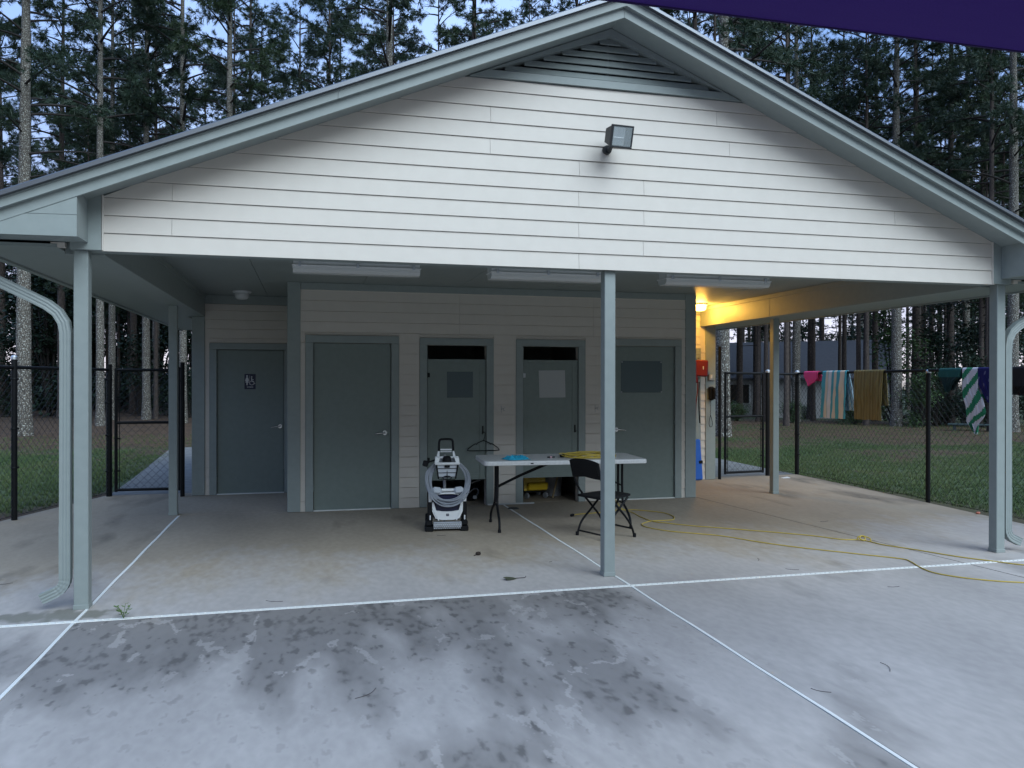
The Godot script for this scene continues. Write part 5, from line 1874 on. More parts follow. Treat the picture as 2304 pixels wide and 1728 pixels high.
func build_wall_things() -> void:
	# red vest on the right-hand restroom door casing
	var v := thing("life_vest", "red life vest with dangling straps hung under the lit lamp", "life vest", Vector3(3.745, 1.96, RZ + 0.03))
	var b := MB.new()
	b.bev(Vector3(0.035, -0.14, 0.075), Vector3(0.20, 0.265, 0.055), 0.018, Basis(Vector3.BACK, -0.05) * Basis(Vector3.UP, -0.25))
	part("front_panel", b, M.red, v)
	var b2 := MB.new()
	b2.bev(Vector3(-0.07, -0.20, 0.055), Vector3(0.09, 0.36, 0.06), 0.018, Basis(Vector3.UP, 0.5))
	part("side_panel", b2, M.red, v)
	var wl := MB.new()
	wl.bev(Vector3(0.048, -0.135, 0.105), Vector3(0.020, 0.055, 0.006), 0.003, Basis(Vector3.UP, -0.25))
	part("whistle", wl, M.signwhite, v)
	var st := MB.new()
	st.sweep(spline([Vector3(-0.035, -0.30, 0.07), Vector3(-0.030, -0.50, 0.06), Vector3(-0.052, -0.72, 0.05), Vector3(-0.058, -0.95, 0.045)], 4), PackedVector2Array([Vector2(-0.014, -0.002), Vector2(0.014, -0.002), Vector2(0.014, 0.002), Vector2(-0.014, 0.002)]), [], false)
	part("strap", st, M.red, v)
	var s2 := MB.new()
	s2.sweep(spline([Vector3(-0.008, -0.36, 0.075), Vector3(-0.012, -0.58, 0.07), Vector3(-0.006, -0.80, 0.066), Vector3(0.012, -1.03, 0.06)], 4), PackedVector2Array([Vector2(-0.018, -0.002), Vector2(0.018, -0.002), Vector2(0.018, 0.002), Vector2(-0.018, 0.002)]), [], false)
	part("strap", s2, M.black, v, "black buckle strap")
	var hk := MB.new()
	hk.tube([Vector3(-0.02, 0.02, 0.0), Vector3(-0.02, 0.015, 0.07), Vector3(-0.02, 0.04, 0.085)], 0.006, 8)
	part("hook", hk, M.steel, v)
	# blue foam board below
	var k := thing("foam_board", "tall bright blue foam board standing against the restroom wall", "board", Vector3(3.755, 0.0, RZ + 0.075))
	var kb := MB.new()
	kb.bev(Vector3(-0.06, 0.335, 0.0), Vector3(0.20, 0.66, 0.04), 0.018, Basis(Vector3.RIGHT, -0.055) * Basis(Vector3.BACK, 0.05))
	part("board", kb, M.blue, k)
	var kk := MB.new()
	kk.bev(Vector3(0.018, 0.30, 0.028), Vector3(0.06, 0.05, 0.022), 0.008, Basis())
	part("clip", kk, M.black, k)
	# wall phone and switch box on the corner board
	var p := thing("wall_phone", "black wall telephone with hanging cord on the corner board", "telephone", Vector3(3.978, 1.41, RZ + 0.031))
	var pb := MB.new()
	pb.bev(Vector3(0, 0, 0.028), Vector3(0.100, 0.225, 0.055), 0.022, Basis())
	part("body", pb, M.black, p)
	var ph := MB.new()
	ph.tube(spline([Vector3(0.020, 0.085, 0.075), Vector3(0.022, 0.03, 0.092), Vector3(0.022, -0.03, 0.092), Vector3(0.020, -0.085, 0.075)], 4), 0.020, 10, [1.25, 1.2, 1.1, 1.0, 0.95, 0.9, 0.9, 0.9, 0.95, 1.0, 1.1, 1.2, 1.25])
	part("handset", ph, M.black, p)
	var pc := MB.new()
	var cp := []
	for i in 60:
		var t := i / 59.0
		cp.append(Vector3(-0.012 + 0.008 * cos(i * 1.1) - 0.008 * t, -0.115 - 0.24 * t, 0.03 + 0.008 * sin(i * 1.1)))
	pc.tube(cp, 0.0028, 5)
	pc.tube(spline([Vector3(-0.020, -0.352, 0.035), Vector3(-0.044, -0.47, 0.035), Vector3(-0.034, -0.535, 0.035), Vector3(0.006, -0.54, 0.035), Vector3(0.014, -0.47, 0.035), Vector3(-0.018, -0.352, 0.035)], 5), 0.0045, 6)
	part("cord", pc, M.black, p)
	var e := thing("switch_box", "small grey electrical switch box above the wall telephone", "switch box", Vector3(3.972, 1.672, RZ + 0.031))
	var eb := MB.new()
	eb.bev(Vector3(0, 0, 0.018), Vector3(0.072, 0.098, 0.036), 0.006, Basis())
	part("box", eb, M.grey, e)
	var ec := MB.new()
	ec.bev(Vector3(0.0, 0.006, 0.0405), Vector3(0.034, 0.05, 0.008), 0.003, Basis())
	part("rocker", ec, M.lens, e)
	var ed := MB.new()
	ed.tube([Vector3(0.0, -0.05, 0.014), Vector3(0.0, -0.054, 0.012), Vector3(0.08, -0.056, 0.008)], 0.003, 6)
	part("lead", ed, M.black, e)
	# contents of the stalls, seen under the doors
	var m := thing("mop_bucket", "yellow mop bucket on casters inside the right stall", "bucket", Vector3(0.60, 0, -4.50), 0.1)
	var mb := MB.new()
	mb.hexa([Vector3(-0.15, 0.115, -0.17), Vector3(0.15, 0.115, -0.17), Vector3(0.16, 0.115, 0.15), Vector3(-0.16, 0.115, 0.15), Vector3(-0.17, 0.44, -0.22), Vector3(0.17, 0.44, -0.22), Vector3(0.15, 0.44, 0.12), Vector3(-0.15, 0.44, 0.12)])
	part("pail", mb, M.mop, m)
	var ml := MB.new()
	ml.bev(Vector3(0.03, 0.165, 0.165), Vector3(0.30, 0.11, 0.05), 0.02, Basis(Vector3.RIGHT, 0.25))
	part("spout", ml, M.mop, m)
	var mf := MB.new()
	mf.box(Vector3(-0.15, 0.085, -0.15), Vector3(0.16, 0.114, 0.15), 0.01)
	part("chassis", mf, M.black, m)
	for x in [-0.12, 0.15]:
		for z in [-0.12, 0.15]:
			var w := MB.new()
			w.lathe([Vector2(0, -0.012), Vector2(0.036, -0.012), Vector2(0.042, 0.0), Vector2(0.036, 0.012), Vector2(0, 0.012)], 18, Transform3D(Basis(Vector3.BACK, PI / 2) * Basis(Vector3.RIGHT, 0.5), Vector3(x, 0.042, z)))
			part("caster", w, M.grey, m)
	var g := thing("waste_bin", "dull grey bin standing beside the mop bucket in the stall", "bin", Vector3(0.94, 0, -4.62))
	var gb := MB.new()
	gb.lathe([Vector2(0, 0.0), Vector2(0.125, 0.0), Vector2(0.150, 0.50), Vector2(0.158, 0.50), Vector2(0.158, 0.53), Vector2(0.0, 0.53)], 24)
	part("bin_body", gb, M.grey, g)
	var br := thing("broom_handle", "pale wooden broom handle leaning in front of the grey bin", "broom", Vector3(0.865, 0.0, -4.36))
	var bh := MB.new()
	bh.tube([Vector3(0, 0.002, 0), Vector3(0.12, 0.42, -0.05), Vector3(0.22, 1.25, -0.25)], 0.015, 10)
	part("handle", bh, M.wood, br)
	var bx := thing("pump_case", "black case with grey lead inside the stall behind the cleaner", "case", Vector3(-0.36, 0, -4.42))
	var bb := MB.new()
	bb.bev(Vector3(0, 0.062, 0), Vector3(0.30, 0.122, 0.20), 0.02, Basis(Vector3.UP, 0.2))
	part("box", bb, M.black, bx)
	var bc := MB.new()
	bc.tube(spline([Vector3(0.05, 0.11, 0.10), Vector3(0.09, 0.16, 0.13), Vector3(0.15, 0.17, 0.12), Vector3(0.17, 0.12, 0.12), Vector3(0.14, 0.07, 0.12)], 5), 0.007, 7)
	part("lead", bc, M.grey, bx)
	var bk := MB.new()
	bk.bev(Vector3(0.125, 0.055, 0.125), Vector3(0.055, 0.05, 0.045), 0.012, Basis())
	part("plug", bk, M.lens, bx)
	var ps := thing("pole_end", "short pale pole lying across the black case in the stall", "pole", Vector3(-0.36, 0.125, -4.42))
	var pp := MB.new()
	pp.tube([Vector3(-0.05, 0.010, 0.02), Vector3(0.09, 0.115, 0.06), Vector3(0.21, 0.150, 0.05)], 0.010, 8)
	part("rod", pp, M.lens, ps)

func cord_path(p: Array) -> Array:
	var r := []
	for q in p:
		r.append(Vector3(q[0], 0.006, q[1]))
	return r

func build_floor_things() -> void:
	var a := thing("yellow_power_cable", "yellow extension cord looping across the deck with dark plug end", "cord")
	var p1 := cord_path([[0.67, -2.87], [0.75, -2.95], [1.05, -3.01], [1.29, -3.13], [1.50, -3.11], [1.60, -3.05], [1.79, -2.83], [1.81, -2.59], [1.75, -2.41], [1.66, -2.31], [1.43, -2.31], [1.30, -2.22], [1.22, -2.12], [1.21, -1.96], [1.33, -1.71], [1.54, -1.51], [1.76, -1.31], [1.99, -0.90], [2.21, -0.60], [2.55, -0.23], [2.80, 0.04], [2.80, 0.17], [2.73, 0.35], [2.69, 0.55], [2.77, 0.73], [2.93, 0.89], [3.14, 1.01], [3.7, 1.25], [4.6, 1.3]])
	var m := MB.new()
	m.tube(spline(p1, 6), 0.0052, 7)
	part("cord", m, M.yellow, a)
	var pl := MB.new()
	pl.bev(Vector3(0.645, 0.016, -2.845), Vector3(0.06, 0.03, 0.032), 0.008, Basis(Vector3.UP, 0.6))
	part("plug", pl, M.black, a)
	var b := thing("yellow_power_cable", "knotted yellow extension cord running down from the table across the deck", "cord")
	var p2 := [Vector3(0.93, 0.765, -2.52), Vector3(1.02, 0.772, -2.68), Vector3(1.08, 0.74, -2.76), Vector3(1.10, 0.60, -2.80), Vector3(1.18, 0.28, -2.92), Vector3(1.34, 0.05, -3.05), Vector3(1.44, 0.006, -2.90)]
	for q in [[1.41, -2.60], [1.43, -2.28], [1.53, -2.14], [1.74, -1.91], [1.93, -1.76], [2.37, -1.39], [2.68, -1.10], [2.85, -0.86], [3.03, -0.77], [3.08, -0.52], [3.22, -0.25], [3.37, 0.09], [3.55, 0.35], [3.67, 0.51], [4.1, 0.9], [4.9, 1.0]]:
		p2.append(Vector3(q[0], 0.0062, q[1]))
	var m2 := MB.new()
	m2.tube(spline(p2, 6), 0.0052, 7)
	part("cord", m2, M.yellow, b)
	var kn := MB.new()
	kn.tube(spline([Vector3(2.99, 0.008, -0.80), Vector3(3.03, 0.032, -0.83), Vector3(3.06, 0.034, -0.78), Vector3(3.02, 0.014, -0.73), Vector3(2.99, 0.026, -0.76), Vector3(3.04, 0.045, -0.80), Vector3(3.09, 0.028, -0.74), Vector3(3.07, 0.008, -0.70)], 6), 0.0065, 7)
	part("knot", kn, M.yellow, b)
	# drain cover
	var d := thing("floor_drain", "round dark floor drain at the end of the white joint", "drain", Vector3(0.114, 0.0005, -3.593))
	var dm := MB.new()
	dm.lathe([Vector2(0.0, 0.003), Vector2(0.058, 0.003), Vector2(0.062, 0.006), Vector2(0.072, 0.005), Vector2(0.074, 0.0)], 24)
	part("ring", dm, M.bronze, d)
	for k in 5:
		var s := MB.new()
		s.box(Vector3(-0.05, 0.0032, -0.044 + 0.022 * k - 0.004), Vector3(0.05, 0.0065, -0.044 + 0.022 * k + 0.004), 0.001)
		part("bar", s, M.bronze, d)
	var st := MB.new()
	st.box(Vector3(-0.15, 0.001, WZ + 0.030), Vector3(0.475, 0.020, WZ + 0.052), 0.004)
	tag(part("plastic_strip", st, M.lens, self), "white plastic strip lying along the wall below the stall siding", "strip")
	# litter
	var cn := thing("pine_cone", "small dark pine cone fragment lying on the porch floor", "pine cone", Vector3(-0.868, 0, -1.038), 0.4)
	var cm := MB.new()
	cm.lathe([Vector2(0.0, 0.0), Vector2(0.020, 0.003), Vector2(0.026, 0.014), Vector2(0.020, 0.028), Vector2(0.0, 0.034)], 12)
	cm.tube([Vector3(-0.02, 0.006, 0), Vector3(-0.05, 0.003, 0.005)], 0.004, 6)
	part("core", cm, M.cone, cn)
	for k in 14:
		var a2 := k * 2.4
		var s := MB.new()
		s.tri(Vector3(0.018 * cos(a2), 0.004 + 0.0017 * k, 0.018 * sin(a2)), Vector3(0.030 * cos(a2 + 0.25), 0.009 + 0.0018 * k, 0.030 * sin(a2 + 0.25)), Vector3(0.018 * cos(a2 + 0.5), 0.004 + 0.0017 * k, 0.018 * sin(a2 + 0.5)))
		part("scale", s, M.cone, cn)
	var lf := thing("dry_leaf", "curled dry olive leaf with long stem on the porch floor", "leaf", Vector3(-0.77, 0.002, -0.085), 0.35)
	var lm := MB.new()
	var lp := [Vector3(-0.095, 0.022, -0.02), Vector3(-0.075, 0.006, 0.022), Vector3(-0.05, 0.018, -0.035), Vector3(-0.02, 0.003, 0.024), Vector3(0.0, 0.010, -0.022), Vector3(0.025, 0.003, 0.006)]
	for k in 4:
		lm.tri(lp[k], lp[k + 1], lp[k + 2])
		lm.tri(lp[k] + Vector3(0, 0.0008, 0), lp[k + 1] + Vector3(0, 0.0008, 0), lp[k + 2] + Vector3(0, 0.0008, 0))
	part("blade", lm, M.leafdry, lf)
	var ls := MB.new()
	ls.tube(spline([Vector3(0.018, 0.005, 0.0), Vector3(0.06, 0.003, 0.008), Vector3(0.095, 0.003, 0.016), Vector3(0.115, 0.008, 0.004)], 4), 0.0028, 6)
	part("stem", ls, M.twig, lf)
	# weed growing from the drain joint
	var w := thing("weed", "small green weed growing from the white drain strip", "weed", Vector3(-3.589, 0.0, 0.325))
	rng.seed = 21
	for k in 7:
		var a3 := TAU * k / 7.0 + rng.randf() * 0.6
		var hh := rng.randf_range(0.05, 0.10)
		var tip := Vector3(cos(a3) * 0.05, hh, sin(a3) * 0.035)
		var sm := MB.new()
		sm.tube([Vector3.ZERO, tip * Vector3(0.4, 0.6, 0.4), tip], 0.0016, 5)
		part("stem", sm, M.weed, w)
		for j in 4:
			var t := 0.35 + 0.2 * j
			var at := tip * Vector3(t, t, t)
			var dd := Vector3(cos(a3 + (1.2 if j % 2 else -1.2)), 0.35, sin(a3 + (1.2 if j % 2 else -1.2))) * rng.randf_range(0.022, 0.034)
			var ww := dd.cross(Vector3.UP).normalized() * 0.009
			var lf2 := MB.new()
			lf2.quad(at, at + dd * 0.5 + ww, at + dd, at + dd * 0.5 - ww)
			part("leaf", lf2, M.weed, w)
	# needles and twigs, each its own
	var tw := [[-2.10, 2.03, 0.16, 0.9, 1], [0.20, 2.56, 0.10, -0.7, 0], [1.62, 0.15, 0.11, -0.5, 0], [1.53, -0.25, 0.08, 1.2, 0], [2.05, 0.85, 0.10, 0.0, 0], [-0.30, -0.62, 0.05, 0.8, 0], [-2.62, 0.12, 0.13, -0.3, 0], [0.75, 2.35, 0.14, 1.35, 1], [3.35, -1.85, 0.12, 0.3, 0], [-4.70, -0.9, 0.10, 0.4, 0], [-1.05, -2.05, 0.09, 0.1, 0]]
	for q in tw:
		var tm := MB.new()
		var L: float = q[2]
		tm.tube(spline([Vector3(-L / 2, 0.003, 0), Vector3(-L / 6, 0.003, L * 0.16), Vector3(L / 6, 0.004, L * 0.20), Vector3(L / 2, 0.003, L * 0.10)], 4), 0.0014, 5)
		var o := part("pine_twig", tm, M.twig, self)
		o.position = Vector3(q[0], 0, q[1])
		o.rotation.y = q[3]
		tag(o, "long curved brown pine twig on the front slab" if q[4] else "short dark pine needle twig lying on the concrete", "twig", "pine twigs on the concrete")
	# paper scrap by the right gate and a red scrap at the lawn's edge
	var sc := MB.new()
	sc.hexa([Vector3(-0.07, 0.001, -0.03), Vector3(0.06, 0.001, -0.04), Vector3(0.07, 0.001, 0.03), Vector3(-0.06, 0.001, 0.035), Vector3(-0.07, 0.004, -0.03), Vector3(0.06, 0.018, -0.04), Vector3(0.07, 0.010, 0.03), Vector3(-0.06, 0.004, 0.035)])
	var so := part("paper_scrap", sc, M.white, self)
	so.position = Vector3(5.30, 0, -5.62)
	tag(so, "white paper scrap on the deck by the right gate post", "scrap")
	var s2 := MB.new()
	s2.bev(Vector3(0, 0.012, 0), Vector3(0.07, 0.022, 0.04), 0.008, Basis(Vector3.UP, 0.6))
	var o2 := part("wrapper", s2, mat(0.45, 0.14, 0.09, 0.6), self)
	o2.position = Vector3(5.50, 0, -1.86)
	tag(o2, "small orange wrapper at the edge of the lawn by the towel fence", "wrapper")

func build_sail() -> void:
	var t := thing("shade_sail", "dark purple fabric shade sail stretched overhead", "shade sail")
	var A := Vector3(-6.2, 3.40, 2.635)
	var B := Vector3(3.7, 3.40, 2.635)
	var C := Vector3(1.3, 3.75, 5.3)
	var m := MB.new()
	var n := 24
	var grid := []
	for i in n + 1:
		var row := []
		for j in n - i + 1:
			var u := float(i) / n
			var v := float(j) / n
			var w := 1.0 - u - v
			var p := A * w + B * v + C * u
			# edges hollow inwards, the middle dips
			var cen := (A + B + C) / 3.0
			p = p.lerp(cen, 0.10 * (4.0 * (w * u + u * v)) * 0.5)
			p.y -= 0.35 * (w * u * v) * 9.0 * 0.6
			row.append(p)
		grid.append(row)
	for i in n:
		for j in n - i:
			m.tri(grid[i][j], grid[i][j + 1], grid[i + 1][j], Vector3.DOWN)
			if j < n - i - 1:
				m.tri(grid[i][j + 1], grid[i + 1][j + 1], grid[i + 1][j], Vector3.DOWN)
	part("fabric", m, M.sail, t)
	var h := MB.new()
	var e1 := []
	var e2 := []
	var e3 := []
	for k in n + 1:
		e1.append(grid[0][k])
		e2.append(grid[k][0])
		e3.append(grid[k][n - k])
	h.tube(e1, 0.007, 6)
	h.tube(e2, 0.009, 6)
	h.tube(e3, 0.009, 6)
	part("hem", h, M.hem, t)
	for q in [[A, Vector3(-6.9, 3.7, 2.45)], [B, Vector3(4.3, 3.6, 2.5)], [C, Vector3(1.5, 4.0, 5.9)]]:
		var po := thing("sail_pole", "steel pole holding a corner of the purple shade sail", "pole", Vector3(q[1].x, 0, q[1].z), 0.0, "poles of the shade sail")
		var pm := MB.new()
		pm.tube([Vector3(0, 0, 0), Vector3(0, q[1].y + 0.1, 0)], 0.057, 16)
		part("shaft", pm, M.steel, po)
		var fm := MB.new()
		fm.lathe([Vector2(0.12, 0.0), Vector2(0.12, 0.012), Vector2(0.0, 0.014)], 20)
		part("flange", fm, M.steel, po)
		var cb := MB.new()
		cb.tube([Vector3.ZERO + q[0] - Vector3(q[1].x, 0, q[1].z), Vector3(0, q[1].y, 0)], 0.005, 6)
		part("turnbuckle", cb, M.steel, po)


const TREES := [[-18.8,-43.3,0,0.40], [-10.7,-20.7,1,0.43], [-19.3,-49.6,0,0.40], [-13.8,-35.9,0,0.38], [-10.0,-26.7,1,0.30], [-11.0,-33.1,1,0.32], [-12.0,-42.6,0,0.40], [-9.5,-32.7,1,0.36], [-10.6,-41.3,1,0.42], [-21.7,-72.9,0,0.30], [-7.3,-28.1,1,0.30], [-9.3,-52.3,0,0.36], [-5.3,-25.5,1,0.36], [-7.8,-57.0,0,0.36], [-5.4,-37.9,0,0.34], [-5.3,-46.1,0,0.36], [-3.0,-41.4,0,0.36], [-2.3,-76.3,0,0.30], [-0.6,-42.9,0,0.34], [1.3,-49.6,0,0.32], [0.2,-21.0,1,0.37], [4.0,-25.2,0,0.36], [5.8,-51.6,0,0.36], [8.8,-36.4,0,0.34], [13.2,-41.5,0,0.36], [12.5,-31.3,0,0.34], [19.5,-41.9,0,0.34], [12.5,-23.1,0,0.36], [9.6,-15.5,1,0.43], [21.0,-34.3,0,0.38], [24.6,-38.6,0,0.34], [19.6,-27.5,0,0.32], [18.2,-24.7,1,0.36], [23.7,-31.6,0,0.40], [33.6,-44.6,0,0.36], [24.1,-29.4,0,0.25], [25.9,-30.0,0,0.32], [25.0,-28.2,0,0.32], [19.6,-20.2,1,0.40], [24.0,-24.3,0,0.36], [36.1,-37.8,0,0.32], [35.2,-35.9,0,0.33], [43.4,-44.2,0,0.30], [25.5,-23.9,0,0.34], [27.8,-25.4,1,0.36], [50.6,-48.5,0,0.30], [25.3,-21.9,0,0.34], [20.6,-15.9,1,0.38], [26.6,-20.5,0,0.36], [-17.0,-34.6,0,0.36], [-14.5,-25.7,1,0.38], [36.1,-76.7,1,0.41], [17.1,-93.7,0,0.41], [-13.2,-77.1,0,0.28], [-13.8,-61.1,1,0.39], [-27.4,-96.1,0,0.37], [70.6,-55.7,0,0.41], [52.3,-86.3,0,0.33], [-16.6,-53.7,0,0.32], [16.0,-36.8,0,0.33], [-6.4,-92.1,0,0.32], [16.4,-79.4,0,0.42], [-45.3,-97.7,1,0.28], [43.4,-52.0,0,0.29], [-26.7,-105.5,0,0.39], [-0.5,-72.7,1,0.30], [55.1,-75.3,0,0.41], [-27.0,-68.2,0,0.41], [-2.2,-97.4,0,0.32], [-4.2,-52.5,0,0.30], [-47.9,-112.7,0,0.34], [-14.7,-80.5,1,0.34], [3.8,-43.1,1,0.28], [19.9,-86.6,0,0.38], [74.2,-60.3,0,0.34], [-29.7,-99.5,0,0.34], [93.4,-69.0,0,0.35], [3.7,-99.9,1,0.37], [13.6,-57.8,0,0.32], [62.5,-77.7,1,0.39], [43.3,-70.1,0,0.38], [-8.9,-72.4,1,0.38], [-9.2,-100.5,0,0.36], [-40.9,-84.2,0,0.37], [15.3,-86.5,0,0.39], [-1.2,-80.1,0,0.40], [-0.7,-92.1,1,0.38], [96.0,-74.7,0,0.30], [73.6,-79.1,0,0.38], [51.0,-63.1,0,0.37], [52.5,-66.2,0,0.30], [10.7,-77.5,0,0.38], [19.0,-38.4,0,0.31], [-25.4,-55.2,0,0.31], [-12.9,-46.1,0,0.33], [30.9,-68.8,0,0.41], [-37.9,-74.9,0,0.34], [18.2,-56.7,0,0.41], [48.8,-53.9,0,0.33], [32.4,-90.7,1,0.37], [-29.0,-54.5,0,0.37], [54.4,-49.8,0,0.32], [62.9,-47.9,1,0.36], [-14.7,-104.0,0,0.34], [-5.4,-101.9,0,0.32], [8.7,-45.9,0,0.34], [32.0,-33.4,0,0.41], [59.6,-43.5,0,0.37], [-6.8,-74.8,0,0.32], [18.8,-64.2,0,0.38], [-11.8,-71.3,1,0.40], [12.2,-38.4,1,0.34], [29.0,-76.4,0,0.35], [14.1,-70.5,0,0.33], [-24.8,-82.5,1,0.29], [-17.8,-95.0,1,0.37], [98.8,-76.5,0,0.40], [-17.5,-84.3,1,0.38], [45.5,-38.3,0,0.30], [41.5,-38.4,0,0.36], [20.7,-92.5,0,0.29], [31.1,-63.6,1,0.36], [23.8,-50.7,0,0.32], [-13.0,-66.5,0,0.31], [-17.1,-98.3,0,0.33], [-31.3,-106.4,0,0.31], [26.5,-55.5,0,0.33], [60.1,-64.9,0,0.40], [19.5,-71.8,0,0.38], [2.1,-46.0,0,0.31], [-46.7,-106.5,0,0.39], [-39.9,-79.3,1,0.37], [7.6,-67.1,0,0.30], [-20.8,-68.7,0,0.40], [-19.5,-61.0,0,0.30], [8.0,-40.6,1,0.33], [75.8,-63.4,0,0.41], [-8.5,-83.8,0,0.30], [-10.6,-48.1,0,0.42], [0.1,-59.6,0,0.32], [30.6,-93.1,0,0.33], [60.9,-55.2,0,0.31], [-32.5,-73.0,0,0.32], [4.3,-58.2,0,0.29], [51.6,-38.6,0,0.35], [69.0,-59.7,0,0.28]]

# one pine: needles in tufts along whorled, drooping boughs; bare dead snags below
func pine_parts(sd: int) -> Array:
	rng.seed = sd
	var wood := MB.new()
	var nd := MB.new()
	var H := 23.0
	var y := 7.0
	while y < H - 0.3:
		var t := (y - 9.0) / (H - 9.0)
		var dead := y < 9.5 or rng.randf() < 0.10
		var a := rng.randf() * TAU
		var len := (2.9 - 1.9 * clampf(t, 0.0, 1.0)) * rng.randf_range(0.55, 1.15)
		if y < 9.0:
			len = rng.randf_range(0.6, 2.0)
		var up := rng.randf_range(0.10, 0.45) + 0.35 * t
		var dir := Vector3(cos(a), 0, sin(a))
		var p0 := Vector3(0, y, 0)
		var p1 := p0 + dir * len * 0.5 + Vector3(0, up * len * 0.5, 0)
		var p2 := p0 + dir * len + Vector3(0, up * len * 0.75 - 0.10 * len, 0)
		var pts := bez(p0, p1, p2, 5)
		wood.tube(pts, 0.030 + 0.008 * len, 4, [1.0, 0.85, 0.7, 0.5, 0.35, 0.2])
		if dead:
			for k in 2:
				var f := rng.randf_range(0.45, 0.8)
				var q: Vector3 = p0.lerp(p2, f) + Vector3(0, 0.1, 0)
				wood.tube([q, q + (dir.rotated(Vector3.UP, rng.randf_range(-1.0, 1.0)) + Vector3(0, rng.randf_range(-0.3, 0.6), 0)) * 0.6], 0.012, 3, [1.0, 0.4])
			y += rng.randf_range(0.25, 0.6)
			continue
		# side shoots in fans, each ending in a few round tufts
		var n := int(3.0 + len * 2.6)
		for k in n:
			var f := lerpf(0.35, 1.0, (k + rng.randf()) / n)
			var at := p0.lerp(p1, f).lerp(p1.lerp(p2, f), f)
			var sd2 := dir.rotated(Vector3.UP, rng.randf_range(-1.2, 1.2)) + Vector3(0, rng.randf_range(-0.25, 0.55), 0)
			var tw := sd2 * rng.randf_range(0.25, 0.85) * (1.15 - 0.5 * f)
			var tip := at + tw
			wood.tube([at, at + tw * 0.6 + Vector3(0, 0.03, 0), tip], 0.011, 3, [1.0, 0.7, 0.4])
			var tn := rng.randi_range(3, 5)
			for j in tn:
				var o := Vector3(rng.randf_range(-0.22, 0.22), rng.randf_range(-0.12, 0.20), rng.randf_range(-0.22, 0.22))
				tuft(nd, tip + o, (tw.normalized() + o * 2.0).normalized())
		y += rng.randf_range(0.17, 0.36)
	for k in 12:
		tuft(nd, Vector3(rng.randf_range(-0.3, 0.3), H - rng.randf() * 0.9, rng.randf_range(-0.3, 0.3)), Vector3.UP)
	return [wood.mesh(), nd.mesh()]

func tuft(nd: MB, at: Vector3, ax: Vector3) -> void:
	var u := ax.cross(Vector3.UP if absf(ax.y) < 0.8 else Vector3.RIGHT).normalized()
	var w := ax.cross(u)
	for k in 24:
		var a := rng.randf() * TAU
		var sp := rng.randf_range(0.2, 2.6)
		var d := (ax + (u * cos(a) + w * sin(a)) * sp).normalized()
		d.y -= 0.15
		var L := rng.randf_range(0.17, 0.27)
		var side := d.cross(Vector3(rng.randf() - 0.5, rng.randf() - 0.5, rng.randf() - 0.5)).normalized() * 0.0125
		var b := at - ax * rng.randf() * 0.16
		nd.tri(b - side, b + side, b + d * L)

func trunk_mesh(sd: int) -> ArrayMesh:
	rng.seed = sd
	var m := MB.new()
	var pts := []
	var sc := []
	var sway := Vector3(rng.randf_range(-0.5, 0.5), 0, rng.randf_range(-0.5, 0.5))
	var n := 26
	for i in n + 1:
		var t := float(i) / n
		pts.append(Vector3(0, t * 23.2 - 0.15, 0) + sway * 0.45 * sin(t * 4.0 + sd) * t)
		sc.append((1.0 + 0.35 * exp(-t * 60.0)) * (1.0 - 0.45 * t - 0.47 * t * t) + 0.035 * sin(i * 2.3 + sd) * (1.0 - t))
	m.tube(pts, 0.5, 14, sc)
	return m.mesh()

